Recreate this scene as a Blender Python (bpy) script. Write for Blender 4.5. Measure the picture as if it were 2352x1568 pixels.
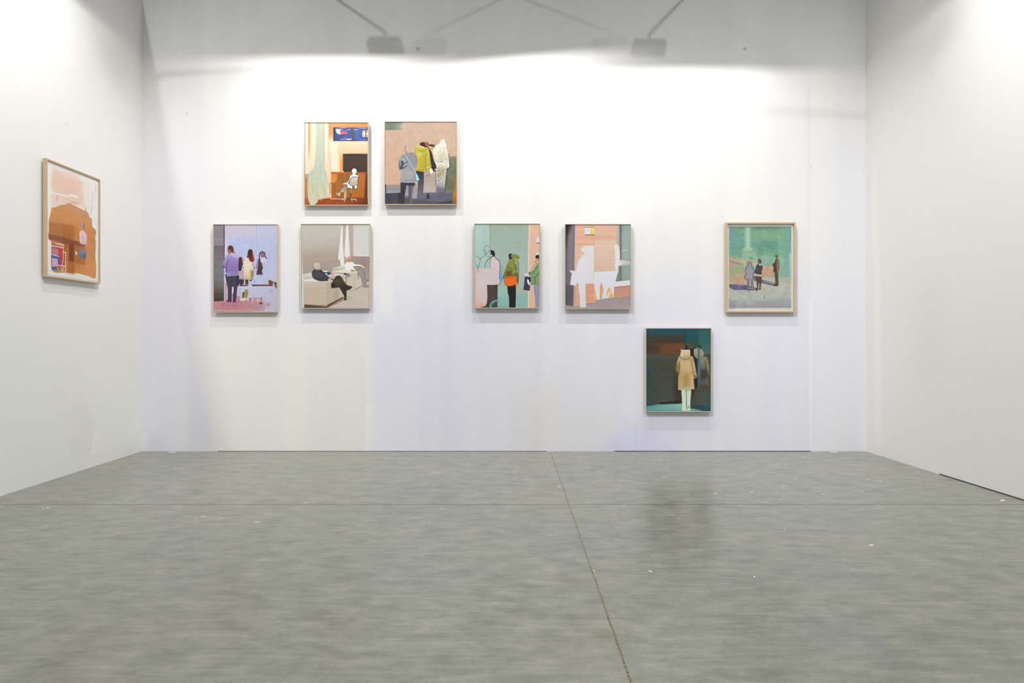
import bpy, bmesh, math
import numpy as np
from mathutils import Vector, Matrix

# ---------------------------------------------------------------- camera, world, hall lights and added fill, exposure
SC = bpy.context.scene
for o in list(bpy.data.objects):
    bpy.data.objects.remove(o, do_unlink=True)
COL = SC.collection
F, VX, VY, CAMZ, D = 1540.0, 1149.0, 776.0, 1.25, 7.40     # focal length and vanishing point in photo pixels, eye height, depth of the back wall
XL, XR = (326-VX)*D/F, (1988-VX)*D/F                        # side walls
WALL_H = 5.0

cam = bpy.data.cameras.new('camera')
cam.sensor_width = 36.0
cam.lens = F/2352*36.0
cam.shift_x = (1176-VX)/2352
cam.shift_y = (VY-784)/2352
camo = bpy.data.objects.new('camera', cam); COL.objects.link(camo)
camo.location = (0, 0, CAMZ); camo.rotation_euler = (math.radians(90), 0, 0)
SC.camera = camo

w = bpy.data.worlds.new('hall'); SC.world = w; w.use_nodes = True
w.node_tree.nodes['Background'].inputs[0].default_value = (0.96, 0.98, 1.0, 1)
w.node_tree.nodes['Background'].inputs[1].default_value = 0.19

def aim(o, target):
    o.rotation_euler = (Vector(target)-o.location).to_track_quat('-Z', 'Y').to_euler()

def hall_or_fill_lamp(loc, target, power, color, angle, blend, radius):
    l = bpy.data.lights.new('hall_or_fill_lamp', 'SPOT')
    l.energy = power; l.color = color; l.spot_size = math.radians(angle); l.spot_blend = blend; l.shadow_soft_size = radius
    o = bpy.data.objects.new('hall_or_fill_lamp', l); COL.objects.link(o); o.location = loc; aim(o, target)
    return o
# two high hall lamps behind the viewer: they throw the slanting shadows of the lamp arms on the top of the wall
hall_or_fill_lamp((-4.36, 0.2, 7.2), (-1.9, 7.2, 1.8), 720, (0.97, 0.98, 1.0), 66, 1.0, 0.10)
hall_or_fill_lamp((3.75, 0.4, 7.2), (2.0, 7.2, 1.8), 600, (0.97, 0.98, 1.0), 66, 1.0, 0.10)
# fill spots added above the booth's open front to brighten lower walls and floor
hall_or_fill_lamp((3.2, -1.2, 9.0), (-4.3, 4.7, 0.0), 2750, (0.98, 0.985, 1.0), 56, 1.0, 0.7).name = 'fill_lamp'
hall_or_fill_lamp((-3.2, -1.2, 9.0), (4.4, 4.7, 0.0), 2750, (0.98, 0.985, 1.0), 56, 1.0, 0.7).name = 'fill_lamp'
hall_or_fill_lamp((3.2, -2.5, 8.5), (-4.0, 3.0, 0.2), 1150, (0.98, 0.985, 1.0), 60, 1.0, 0.7).name = 'fill_lamp'
hall_or_fill_lamp((-3.2, -2.5, 8.5), (4.1, 3.0, 0.2), 1150, (0.98, 0.985, 1.0), 60, 1.0, 0.7).name = 'fill_lamp'

vs = SC.view_settings
SC.display_settings.display_device = 'sRGB'
vs.view_transform = 'Standard'; vs.look = 'None'; vs.exposure = -0.12; vs.gamma = 1.0; vs.use_curve_mapping = False
FLOOD_POWER = 200.0

# ---------------------------------------------------------------- helpers
def lin(c):
    c = np.asarray(c, float)
    return np.where(c <= 0.04045, c/12.92, ((c+0.055)/1.055)**2.4)
def hexlin(h):
    return tuple(float(v) for v in lin([int(h[i:i+2], 16)/255 for i in (0, 2, 4)])) + (1.0,)

def thing(name, label, cat, loc=(0, 0, 0), rotz=0.0, group=None):
    o = bpy.data.objects.new(name, None); COL.objects.link(o)
    o.empty_display_size = 0.1
    o.location = loc; o.rotation_euler = (0, 0, rotz)
    o['label'] = label; o['category'] = cat
    if group: o['group'] = group
    return o
def link(name, me, mat=None, parent=None):
    o = bpy.data.objects.new(name, me); COL.objects.link(o)
    if mat is not None: me.materials.append(mat)
    if parent is not None: o.parent = parent
    return o
def obj(name, bm, mat=None, parent=None, smooth=False):
    bmesh.ops.recalc_face_normals(bm, faces=bm.faces)
    me = bpy.data.meshes.new(name); bm.to_mesh(me); bm.free()
    if smooth:
        for p in me.polygons: p.use_smooth = True
    return link(name, me, mat, parent)
def add_box(bm, x0, y0, z0, x1, y1, z1, bev=0.0):
    r = bmesh.ops.create_cube(bm, size=1.0, matrix=Matrix.Translation(((x0+x1)/2, (y0+y1)/2, (z0+z1)/2)) @ Matrix.Diagonal((x1-x0, y1-y0, z1-z0, 1)))
    if bev:
        es = list({e for v in r['verts'] for e in v.link_edges})
        bmesh.ops.bevel(bm, geom=es, offset=bev, segments=2, affect='EDGES', profile=0.5)
def add_tube(bm, a, b, r, seg=16):
    a, b = Vector(a), Vector(b)
    m = Matrix.Translation((a+b)/2) @ (b-a).to_track_quat('Z', 'Y').to_matrix().to_4x4()
    bmesh.ops.create_cone(bm, cap_ends=True, segments=seg, radius1=r, radius2=r, depth=(b-a).length, matrix=m)
def add_prism(bm, pts, h):
    """flat outline in XY with thickness h upward"""
    lo = [bm.verts.new((x, y, 0)) for x, y in pts]; hi = [bm.verts.new((x, y, h)) for x, y in pts]
    n = len(pts)
    bm.faces.new(hi); bm.faces.new(lo[::-1])
    for i in range(n): bm.faces.new((lo[i], lo[(i+1) % n], hi[(i+1) % n], hi[i]))

class N:
    """small node-tree builder"""
    def __init__(self, name):
        self.m = bpy.data.materials.new(name); self.m.use_nodes = True
        self.t = self.m.node_tree; self.b = self.t.nodes['Principled BSDF']
    def n(self, typ, **k):
        x = self.t.nodes.new(typ)
        for a, v in k.items(): setattr(x, a, v)
        return x
    def l(self, a, b): self.t.links.new(a, b)
    def math(self, op, a, b=None, c=None):
        x = self.n('ShaderNodeMath', operation=op)
        for i, v in enumerate((a, b, c)):
            if v is None: continue
            if isinstance(v, (int, float)): x.inputs[i].default_value = v
            else: self.l(v, x.inputs[i])
        return x.outputs[0]
    def mix(self, fac, a, b, mode='MIX'):
        x = self.n('ShaderNodeMix', data_type='RGBA', blend_type=mode)
        for s, v in ((x.inputs[0], fac), (x.inputs[6], a), (x.inputs[7], b)):
            if isinstance(v, (int, float)): s.default_value = v
            elif isinstance(v, tuple): s.default_value = v
            else: self.l(v, s)
        return x.outputs[2]
    def noise(self, vec, scale, detail=3.0, rough=0.5):
        x = self.n('ShaderNodeTexNoise'); x.inputs['Scale'].default_value = scale; x.inputs['Detail'].default_value = detail; x.inputs['Roughness'].default_value = rough
        self.l(vec, x.inputs['Vector']); return x.outputs['Fac']
    def ramp(self, fac, stops):
        x = self.n('ShaderNodeValToRGB'); e = x.color_ramp.elements
        while len(e) < len(stops): e.new(0.5)
        for i, (p, c) in enumerate(stops): e[i].position = p; e[i].color = c if len(c) == 4 else tuple(c)+(1,)
        self.l(fac, x.inputs[0]); return x.outputs[0]
    def bump(self, h, strength, dist):
        x = self.n('ShaderNodeBump'); x.inputs['Strength'].default_value = strength; x.inputs['Distance'].default_value = dist
        self.l(h, x.inputs['Height']); self.l(x.outputs[0], self.b.inputs['Normal'])
def plain(name, col, rough=0.6, metal=0.0, spec=0.5):
    k = N(name); tc = k.n('ShaderNodeTexCoord')
    f = k.noise(tc.outputs['Object'], 40, 3)
    c = hexlin(col)
    k.l(k.mix(f, tuple(v*0.92 for v in c[:3])+(1,), tuple(min(1, v*1.06) for v in c[:3])+(1,)), k.b.inputs['Base Color'])
    k.b.inputs['Roughness'].default_value = rough; k.b.inputs['Metallic'].default_value = metal; k.b.inputs['Specular IOR Level'].default_value = spec
    return k.m
# ---------------------------------------------------------------- brush engine for the painted canvases
def hexc(h):
    return np.array([int(h[i:i+2], 16) / 255.0 for i in (0, 2, 4)])

def smooth_pts(pts, closed=True, n=5):
    P = [np.array(p, float) for p in pts]
    out = []
    m = len(P)
    rng = range(m) if closed else range(m - 1)
    for i in rng:
        if closed:
            a, b, c, d = P[i-1], P[i], P[(i+1) % m], P[(i+2) % m]
        else:
            a, b, c, d = P[max(i-1, 0)], P[i], P[i+1], P[min(i+2, m-1)]
        for k in range(n):
            t = k / n
            out.append(0.5*((2*b) + (c-a)*t + (2*a-5*b+4*c-d)*t*t + (3*b-a-3*c+d)*t**3))
    if not closed:
        out.append(P[-1])
    return out

def blur1(a, r, axis):
    n = max(1, int(math.ceil(r*2.2)))
    k = np.exp(-0.5*(np.arange(-n, n+1)/max(r, 1e-3))**2)
    k /= k.sum()
    pad = [(0, 0)]*a.ndim
    pad[axis] = (n, n)
    b = np.pad(a, pad, mode='edge')
    out = np.zeros_like(a)
    L = a.shape[axis]
    for i, w in enumerate(k):
        sl = [slice(None)]*a.ndim
        sl[axis] = slice(i, i+L)
        out += w*b[tuple(sl)]
    return out

class Paint:
    """a painted surface: strokes are given in the painting's own plan units (x right, y down)"""
    def __init__(self, rect, W, base, seed=1):
        self.r = rect
        x0, y0, x1, y1 = rect
        self.W = W
        self.H = int(round(W*(y1-y0)/(x1-x0)))
        self.s = W/(x1-x0)
        self.img = np.zeros((self.H, self.W, 3)) + hexc(base)
        self.rs = np.random.RandomState(seed)
        self.X = x0 + (np.arange(self.W)+.5)/self.s
        self.Y = y0 + (np.arange(self.H)+.5)/self.s
    def noise(self, sx, sy):
        """smooth value noise with cells of sx by sy units, range -1..1"""
        nw = max(2, int((self.r[2]-self.r[0])/sx)+2); nh = max(2, int((self.r[3]-self.r[1])/sy)+2)
        g = self.rs.uniform(-1, 1, (nh, nw))
        u = np.linspace(0, nw-1.001, self.W); v = np.linspace(0, nh-1.001, self.H)
        iu = u.astype(int); fu = u-iu; fu = fu*fu*(3-2*fu)
        iv = v.astype(int); fv = v-iv; fv = fv*fv*(3-2*fv)
        A = g[iv][:, iu]; B = g[iv][:, iu+1]; C = g[iv+1][:, iu]; D = g[iv+1][:, iu+1]
        return (A*(1-fu)+B*fu)*(1-fv)[:, None] + (C*(1-fu)+D*fu)*fv[:, None]
    def _mask(self, pts):
        P = np.array(pts, float)
        px = (P[:, 0]-self.r[0])*self.s; py = (P[:, 1]-self.r[1])*self.s
        x0 = max(0, int(px.min())-1); x1 = min(self.W, int(px.max())+2)
        y0 = max(0, int(py.min())-1); y1 = min(self.H, int(py.max())+2)
        m = np.zeros((self.H, self.W))
        if x1 <= x0 or y1 <= y0:
            return m
        SS = 3
        xs = x0 + (np.arange((x1-x0)*SS)+.5)/SS
        ys = y0 + (np.arange((y1-y0)*SS)+.5)/SS
        ins = np.zeros((len(ys), len(xs)), bool)
        n = len(P)
        for i in range(n):
            ax, ay, bx, by = px[i], py[i], px[(i+1) % n], py[(i+1) % n]
            if ay == by: continue
            c = (ys >= min(ay, by)) & (ys < max(ay, by))
            if not c.any(): continue
            xi = ax + (ys[c]-ay)*(bx-ax)/(by-ay)
            ins[c] ^= xs[None, :] > xi[:, None]
        m[y0:y1, x0:x1] = ins.reshape(y1-y0, SS, x1-x0, SS).mean((1, 3))
        return m
    def _apply(self, m, col, ax='y', soft=0, a=1.0, sv=0, sh=0, sn=0):
        if soft:
            m = blur1(blur1(m, soft*self.s, 0), soft*self.s, 1)
        if isinstance(col, str):
            c = np.zeros_like(self.img) + hexc(col)
        else:
            k = [p for p, _ in col]; cs = np.array([hexc(h) for _, h in col])
            t = self.Y if ax == 'y' else self.X
            g = np.stack([np.interp(t, k, cs[:, i]) for i in range(3)], -1)
            c = np.broadcast_to(g[:, None, :] if ax == 'y' else g[None, :, :], self.img.shape).copy()
        if sv: c = c + (sv*(self.noise(14, 500)*.6+self.noise(40, 300)*.6))[..., None]
        if sh: c = c + (sh*(self.noise(400, 12)*.6+self.noise(300, 40)*.6))[..., None]
        if sn: c = c + (sn*(self.noise(30, 30)*.6+self.noise(90, 90)*.6))[..., None]
        m = (m*a)[..., None]
        self.img = self.img*(1-m) + np.clip(c, 0, 1)*m
    def poly(self, pts, col, sm=False, **k):
        if sm: pts = smooth_pts(pts)
        self._apply(self._mask(pts), col, **k)
    def rect(self, x0, y0, x1, y1, col, **k):
        self.poly([(x0, y0), (x1, y0), (x1, y1), (x0, y1)], col, **k)
    def ell(self, cx, cy, rx, ry, col, **k):
        self.poly([(cx+rx*math.cos(t*math.pi/12), cy+ry*math.sin(t*math.pi/12)) for t in range(24)], col, **k)
    def line(self, pts, w, col, sm=True, **k):
        if sm and len(pts) > 2: pts = smooth_pts(pts, False)
        m = np.zeros((self.H, self.W))
        GX, GY = np.meshgrid(self.X, self.Y)
        for (ax, ay), (bx, by) in zip(pts[:-1], pts[1:]):
            xa = np.searchsorted(self.X, min(ax, bx)-w*2-8); xb = np.searchsorted(self.X, max(ax, bx)+w*2+8)
            ya = np.searchsorted(self.Y, min(ay, by)-w*2-8); yb = np.searchsorted(self.Y, max(ay, by)+w*2+8)
            if xa >= xb or ya >= yb: continue
            gx = GX[ya:yb, xa:xb]; gy = GY[ya:yb, xa:xb]
            L2 = (bx-ax)**2+(by-ay)**2+1e-9
            t = np.clip(((gx-ax)*(bx-ax)+(gy-ay)*(by-ay))/L2, 0, 1)
            d = np.hypot(gx-ax-t*(bx-ax), gy-ay-t*(by-ay))
            mm = np.clip((w/2-d)*self.s+.5, 0, 1)
            m[ya:yb, xa:xb] = np.maximum(m[ya:yb, xa:xb], mm)
        self._apply(m, col, **k)
    def dots(self, pts, n, col, r0, r1, a=1.0):
        """speckles scattered inside an outline"""
        M = self._mask(pts)
        P = np.array(pts, float)
        for _ in range(n):
            x = self.rs.uniform(P[:, 0].min(), P[:, 0].max()); y = self.rs.uniform(P[:, 1].min(), P[:, 1].max())
            i = int((x-self.r[0])*self.s); j = int((y-self.r[1])*self.s)
            if not (0 <= i < self.W and 0 <= j < self.H) or M[j, i] < .5: continue
            th = self.rs.uniform(0, 3.14); r = self.rs.uniform(r0, r1)
            self.line([(x-r*math.cos(th), y-r*math.sin(th)), (x+r*math.cos(th), y+r*math.sin(th))], r0*1.1, col, a=a)
    def grain(self, amp):
        self.img = np.clip(self.img + amp*(self.rs.uniform(-1, 1, (self.H, self.W))*.6 + self.noise(25, 25)*.7)[..., None], 0, 1)
def paint_waiting_room():
    p = Paint((62, 75, 1105, 1420), 300, 'F6D6B4', 11)
    p.rect(455, 75, 1105, 345, [(455, 'EC9C5C'), (540, 'F2A468'), (1105, 'ED9656')], ax='x', sh=.03)
    p.rect(455, 300, 540, 420, 'F6D2AC', soft=22)
    p.rect(560, 375, 1105, 600, [(375, 'F8DDBD'), (470, 'F6D5B2'), (600, 'F2C89C')], soft=14)
    p.rect(470, 375, 600, 880, 'FAE9D3', soft=25, sv=.03)
    p.rect(455, 560, 500, 900, 'F3CFA8', soft=14)
    p.rect(640, 600, 700, 890, [(600, 'F3B873'), (760, 'EDA350'), (890, 'F1A95A')], soft=6)
    # left stripes
    p.rect(62, 75, 116, 920, [(75, 'F6F6F0'), (400, 'F2EFDF'), (900, 'EFE2C6')])
    p.rect(116, 75, 150, 700, [(75, 'F0A866'), (400, 'EFA765'), (600, 'F1C48E'), (700, 'F1DDBD')], ax='y', soft=3)
    p.rect(116, 690, 150, 920, 'F1E2C6', soft=4)
    p.rect(150, 75, 240, 880, [(75, 'F2EECF'), (500, 'F2E7C8'), (880, 'EBDFC0')], sv=.02)
    # floor and left wall base
    p.rect(62, 915, 130, 1345, [(915, 'CBA888'), (985, 'C79B6C'), (1000, 'CB8443'), (1345, 'C67C3A')], sh=.02)
    p.rect(62, 1320, 1105, 1425, [(62, 'A5602C'), (250, '9E4A16'), (420, 'A44C14'), (700, '96410F'), (1105, '6E2C10')], ax='x', sh=.05)
    p.rect(430, 870, 505, 1320, [(870, 'F5D3AE'), (1100, 'F0C49A'), (1320, 'E8B48C')], soft=4, sv=.03)
    # desk
    p.rect(500, 890, 1100, 1322, [(500, 'B8641F'), (600, 'A6641C'), (700, 'A2681F'), (800, 'A9641B'), (960, 'B9701E'), (1050, 'B76419')], ax='x', sv=.05)
    p.poly([(505, 905), (600, 905), (590, 1000), (560, 1060), (505, 1055)], [(900, 'D9762C'), (1000, 'E58A42'), (1060, 'DE8D4C')], soft=4)
    p.rect(760, 1180, 1050, 1322, 'B8661B', soft=20, a=.7)
    p.poly([(500, 1060), (555, 1060), (520, 1320), (500, 1320)], 'AF5A1E', soft=6)
    p.poly([(1070, 890), (1100, 890), (1100, 1325), (1045, 1325)], '5E3218', soft=4)
    p.rect(500, 884, 1100, 906, [(500, '8E4A1C'), (650, 'C8661F'), (1100, '8F4A16')], ax='x', soft=3)
    p.rect(590, 1306, 1050, 1325, '7C3A12', soft=4)
    # dark screen
    p.rect(696, 590, 1100, 884, [(590, '35302C'), (640, '49352D'), (760, '4B352C'), (884, '3C302A')], sv=.012, sh=.01)
    p.rect(690, 585, 702, 880, '3A4034', soft=2, a=.6)
    p.line([(696, 588), (1100, 582)], 8, '2C3B30', sm=False)
    # notice board
    p.rect(534, 150, 1105, 372, [(534, '46518A'), (700, '45549A'), (800, '475CA0'), (850, '4A5578'), (930, '5470A8'), (1000, '4457A8'), (1105, '44569A')], ax='x', sv=.03)
    p.rect(534, 150, 1105, 172, '5A5F80', soft=3)
    p.rect(534, 150, 562, 372, '33414E', soft=4)
    p.rect(836, 165, 872, 372, '4A5A72', soft=10, a=.8)
    p.rect(870, 345, 930, 372, '40566B', soft=6)
    p.rect(534, 362, 1105, 374, '3A3A5C', soft=2)
    p.poly([(578, 178), (665, 182), (640, 205), (652, 225), (665, 262), (620, 262), (590, 240), (578, 210)], [(178, 'F4F4EA'), (215, 'E9EEDF'), (262, 'A9CDD4')], sm=True, sn=.05)
    p.line([(590, 185), (670, 182)], 7, 'E8F2F6')
    p.rect(655, 190, 760, 212, '5F80CC', soft=3)
    p.rect(664, 216, 768, 264, 'E4514C', soft=1.5)
    for a, b in ((683, 704), (712, 718), (725, 742), (750, 756)):
        p.rect(a, 232, b, 246, 'F3C48A' if a < 700 else 'F08A70')
    p.line([(650, 160), (735, 158)], 5, 'DCE4EA')
    p.line([(780, 185), (790, 188)], 10, 'EEF0F4'); p.line([(802, 182), (812, 188)], 10, 'DDD9DE')
    p.line([(870, 187), (940, 187)], 7, 'DDE3F4')
    p.line([(955, 160), (1075, 166)], 6, 'D6DEE6')
    p.rect(945, 200, 1000, 290, '4A60BC', soft=8)
    for xa, xb in ((1016, 1066), (1078, 1105)):
        p.rect(xa, 198, xb, 306, [(198, 'E8B896'), (240, 'EFE5C6'), (275, 'E4E6CC'), (306, 'EFD2B0')])
        p.line([(xa+6, 210), (xa+24, 210)], 9, 'D05A4E'); p.line([(xa+6, 283), (xa+28, 283)], 9, 'C8503C'); p.line([(xa+4, 225), (xa+16, 228)], 7, 'D8705C')
    p.rect(1066, 198, 1078, 306, '2F3550')
    p.line([(645, 342), (760, 338)], 9, '93A7D6'); p.rect(645, 340, 760, 358, '7396B8', soft=2, a=.8)
    p.line([(695, 318), (745, 320)], 6, '8A8CC8')
    p.line([(766, 345), (800, 346), (830, 340)], 16, 'EEE6DE'); p.line([(775, 334), (808, 334)], 8, 'D0605C')
    p.line([(960, 355), (1055, 355)], 6, '9AAECB')
    # sage column of paint
    p.poly([(246, 75), (388, 75), (390, 500), (398, 820), (440, 1000), (505, 1100), (502, 1300), (440, 1318), (370, 1310), (335, 1370), (318, 1330), (275, 1345), (272, 1385), (215, 1422), (150, 1420), (118, 1345), (105, 1240), (104, 1120), (112, 980), (135, 880), (190, 850), (216, 780), (236, 640), (246, 300)],
           [(75, 'CDD3BA'), (400, 'C9D0B9'), (800, 'C3CCB8'), (1100, 'C8CFB6'), (1420, 'D2D1B0')], sv=.03)
    p.rect(330, 75, 350, 700, 'D8D9BE', soft=8, a=.8)
    p.rect(366, 75, 388, 760, 'C2C6AC', soft=6, a=.7)
    p.rect(388, 75, 456, 800, [(75, 'E9E8CC'), (500, 'EBE4CC'), (800, 'EBDFC6')], sv=.02)
    p.poly([(395, 760), (455, 760), (460, 1050), (480, 1300), (430, 1310), (420, 1000)], 'E9DCC0', soft=10, a=.8)
    p.line([(456, 75), (455, 640)], 6, 'E6A86C', a=.8)
    for pts in ([(330, 1090), (360, 1150), (395, 1240)], [(180, 1060), (190, 1140), (185, 1220)], [(220, 1070), (225, 1130), (205, 1230)], [(270, 1230), (300, 1290), (320, 1370)], [(350, 1060), (380, 1120), (400, 1190)], [(430, 1030), (470, 1150), (490, 1220)], [(395, 860), (420, 930), (430, 1010)]):
        p.line(pts, 10, 'D2A765', a=.75, soft=2)
    p.rect(420, 1240, 500, 1305, 'EBC6A0', soft=10, a=.8)
    p.rect(470, 1060, 500, 1250, 'C98A5A', soft=8, a=.6)
    p.poly([(320, 1330), (480, 1305), (480, 1340), (330, 1420), (280, 1420)], '9A4614', soft=6, a=.7)
    p.line([(495, 1326), (700, 1326)], 14, 'D8C4B4', sm=False)
    # seated figure on a swivel chair
    D = '3B322E'
    p.ell(880, 868, 47, 50, '4A2A22')
    p.poly([(880, 915), (945, 930), (958, 975), (945, 1040), (935, 1150), (890, 1165), (760, 1155), (745, 1090), (690, 1085), (705, 1055), (770, 1045), (800, 960), (830, 930)], D)
    p.ell(881, 868, 40, 43, 'F4F1F0')
    p.poly([(850, 890), (905, 890), (905, 930), (948, 940), (945, 1000), (910, 1000), (815, 1000), (770, 1090), (720, 1085), (695, 1066), (760, 1055), (790, 1020), (815, 945), (855, 920)], 'F1EFEF', sm=False)
    p.poly([(800, 1000), (825, 985), (780, 1075), (760, 1070)], 'CFC9C4', soft=3)
    p.poly([(765, 1075), (800, 1075), (850, 1110), (852, 1160), (770, 1140)], 'FBF8F6')
    p.poly([(890, 1110), (930, 1105), (925, 1150), (890, 1158)], 'F3F0EC')
    p.poly([(815, 1030), (830, 985), (870, 965), (920, 968), (935, 985), (930, 1095), (880, 1112), (840, 1112), (800, 1075)], [(965, 'D9D0CB'), (1040, 'CBC1BB'), (1112, 'B3AA9C')], sm=True)
    p.line([(790, 1075), (815, 1015), (845, 972), (900, 964), (945, 975)], 9, '3C3B40')
    p.line([(792, 1080), (830, 1108), (870, 1118)], 7, '4A4642')
    p.line([(820, 1045), (870, 1058), (935, 1040)], 5, '9A928C')
    p.rect(845, 1112, 888, 1162, '77685E', soft=3)
    p.line([(765, 1145), (850, 1168)], 7, '2E2A2A')
    p.ell(695, 1085, 13, 18, 'DE8440')
    p.poly([(740, 1085), (770, 1085), (765, 1150), (700, 1215), (655, 1215), (655, 1180), (700, 1130)], [(1085, '86786C'), (1150, 'A89882'), (1215, 'C6BA9C')])
    p.line([(752, 1090), (735, 1125)], 14, '7C7068')
    p.poly([(640, 1215), (650, 1235), (640, 1275), (620, 1275), (575, 1238), (578, 1228), (615, 1245), (625, 1222)], 'DCCFAF')
    p.line([(572, 1240), (620, 1282), (645, 1275)], 5, D, a=.8)
    p.poly([(712, 1160), (755, 1155), (745, 1320), (735, 1345), (670, 1340), (675, 1328), (712, 1320)], [(1155, '93826C'), (1240, 'C5B79E'), (1345, 'CBBFA2')])
    p.line([(718, 1345), (722, 1365)], 14, 'D9D0BC')
    p.line([(828, 1165), (826, 1240)], 10, 'B9A69C')
    p.line([(820, 1235), (818, 1330)], 20, '4B483F')
    p.line([(826, 1325), (915, 1338)], 13, 'D4CDC8'); p.line([(830, 1318), (915, 1328)], 5, '48403A'); p.line([(832, 1338), (850, 1368)], 9, 'BFB39F'); p.line([(905, 1335), (916, 1362)], 8, 'C9BFB0')
    p.line([(700, 1345), (800, 1325)], 7, '6B4A36')
    p.ell(692, 876, 15, 9, 'F3F3EF')
    p.grain(.012)
    return p

def paint_queue_backs():
    p = Paint((95, 70, 1277, 1408), 330, 'C4A590', 12)
    p.rect(95, 70, 1277, 1408, [(70, 'BFA292'), (500, 'C3A58F'), (900, 'CBA78E'), (1100, 'CDAA90')], sn=.02)
    p.rect(95, 70, 385, 198, [(95, '7C8468'), (150, '6C7562'), (240, '727C6D'), (320, '848F80'), (385, 'A3A896')], ax='x', sh=.04)
    p.rect(95, 70, 385, 84, '4F5A4C', soft=5, a=.7)
    p.line([(100, 200), (385, 194)], 6, '92876F', sm=False)
    # right green panel and floor
    p.poly([(1150, 628), (1277, 628), (1277, 1408), (1085, 1408), (1100, 800)], [(628, '8E8C76'), (680, '6F7558'), (900, '68705A'), (1200, '676B50'), (1408, '5E5C48')], sn=.03)
    p.rect(340, 1300, 660, 1408, '4C4C58', sh=.03)
    p.rect(95, 1090, 350, 1235, [(1090, 'B39D8F'), (1110, '8C8A86'), (1200, '8E8A8C'), (1235, 'A29A9C')], sh=.04)
    p.rect(95, 1090, 112, 1408, '2E2B30', soft=3)
    p.rect(735, 880, 945, 1232, [(880, 'B9A092'), (1000, 'A99890'), (1100, 'B0A298'), (1232, 'B5A89C')], sh=.03)
    p.rect(545, 1070, 640, 1320, [(1070, 'C0A090'), (1140, '9B9496'), (1320, 'A29AA2')])
    p.rect(420, 1100, 490, 1320, [(1100, '8E8A92'), (1270, 'A09AA4'), (1280, '6C7280'), (1320, '5C6474')])
    p.poly([(95, 1235), (350, 1225), (352, 1408), (95, 1408)], [(95, '3A3B46'), (280, '444550'), (350, '2B2935')], ax='x', sn=.03)
    p.poly([(560, 1320), (620, 1320), (640, 1230), (1210, 1210), (1277, 1250), (1277, 1408), (480, 1408)], [(1210, '67697A'), (1330, '62626F'), (1408, '4A4A54')], sh=.04)
    p.rect(950, 1200, 1215, 1330, '5A5E6C', soft=16, a=.8)
    p.poly([(950, 1395), (1215, 1350), (1215, 1408), (640, 1408)], '3B3B44', soft=8)
    p.poly([(1245, 1000), (1277, 900), (1277, 1408), (1215, 1408), (1215, 1290), (1240, 1180)], [(900, '7A6E4C'), (1100, '96692E'), (1250, 'B57A2E'), (1408, '8A5218')], soft=8)
    p.rect(1085, 1190, 1240, 1225, '7C7A68', soft=10, a=.7)
    p.poly([(790, 1235), (822, 1235), (838, 1325), (780, 1325)], '33323A', soft=4)
    # man in mustard coat: trousers, dark coat, jacket
    p.poly([(600, 870), (738, 870), (738, 1060), (728, 1235), (728, 1330), (620, 1330), (640, 1150), (640, 1000)], [(870, '2B2A33'), (1000, '3D3C48'), (1150, '5A5866'), (1330, '67687A')], sv=.02)
    p.poly([(560, 590), (590, 520), (620, 480), (600, 600), (575, 605)], '2A2429', sm=True)
    p.poly([(545, 600), (585, 500), (600, 495), (570, 600)], 'CDBF86', soft=3)
    p.poly([(800, 480), (850, 530), (880, 600), (900, 680), (940, 780), (945, 860), (900, 880), (850, 840), (840, 700), (825, 560)], '2A242B', sm=True)
    p.poly([(815, 440), (870, 432), (920, 445), (915, 470), (880, 480), (830, 462)], '39362C', sm=True)
    p.poly([(820, 465), (880, 470), (905, 480), (880, 545), (850, 520)], [(460, 'C8AE88'), (500, 'B89668'), (545, 'C9B498')], sm=True)
    p.poly([(890, 462), (918, 450), (915, 475), (890, 500)], '6E2A22')
    p.poly([(890, 860), (940, 845), (945, 870), (895, 880)], '7C2A20')
    p.poly([(610, 478), (655, 432), (700, 470), (800, 492), (830, 560), (845, 680), (862, 800), (840, 880), (770, 888), (700, 880), (640, 865), (590, 868), (625, 780), (640, 700), (600, 600), (580, 590)],
           [(430, 'C9BE45'), (520, 'BDB136'), (700, 'B6A630'), (888, 'AFA032')], sm=True, sv=.03)
    p.poly([(640, 460), (700, 478), (775, 490), (790, 505), (740, 540), (680, 545), (640, 520), (625, 490)], [(455, 'D6CE78'), (510, 'C6BD50'), (545, 'A7A033')], sm=True)
    p.line([(628, 500), (660, 535), (700, 545), (760, 530), (790, 508)], 8, '6A6420')
    p.line([(650, 470), (680, 500), (720, 505), (770, 490)], 6, '5E5A22')
    p.line([(660, 460), (690, 490), (740, 490)], 5, 'E9E4B0')
    p.line([(640, 560), (620, 640), (612, 680)], 9, 'DAD48A'); p.line([(670, 570), (655, 640), (640, 670)], 8, 'E3DC9A'); p.line([(690, 575), (680, 620)], 5, 'E6E0A0')
    p.line([(640, 720), (640, 820), (605, 862)], 7, 'D2CA70')
    p.line([(770, 560), (765, 680), (772, 860)], 7, '6E6420'); p.line([(835, 590), (845, 700), (858, 800)], 5, '94902E')
    for a, b in (((780, 640), (815, 600)), ((785, 730), (820, 690)), ((780, 800), (830, 760)), ((800, 680), (830, 640))):
        p.line([a, b], 6, '857A24'); p.line([(a[0]+6, a[1]+14), (b[0]+2, b[1]+14)], 5, 'E0D98E')
    p.line([(790, 820), (825, 790)], 7, 'E9E4B4'); p.line([(785, 865), (840, 860)], 6, 'D6CF7C')
    p.line([(600, 862), (645, 852), (770, 884)], 6, '8F8A2C')
    p.line([(735, 770), (745, 810)], 4, '8A7E22')
    p.poly([(680, 410), (720, 398), (790, 398), (815, 420), (810, 470), (790, 488), (740, 470), (690, 455), (668, 435)], '2A2327', sm=True)
    p.poly([(750, 402), (790, 400), (815, 425), (808, 470), (780, 470), (760, 440)], '9C4A30', sm=True)
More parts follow.
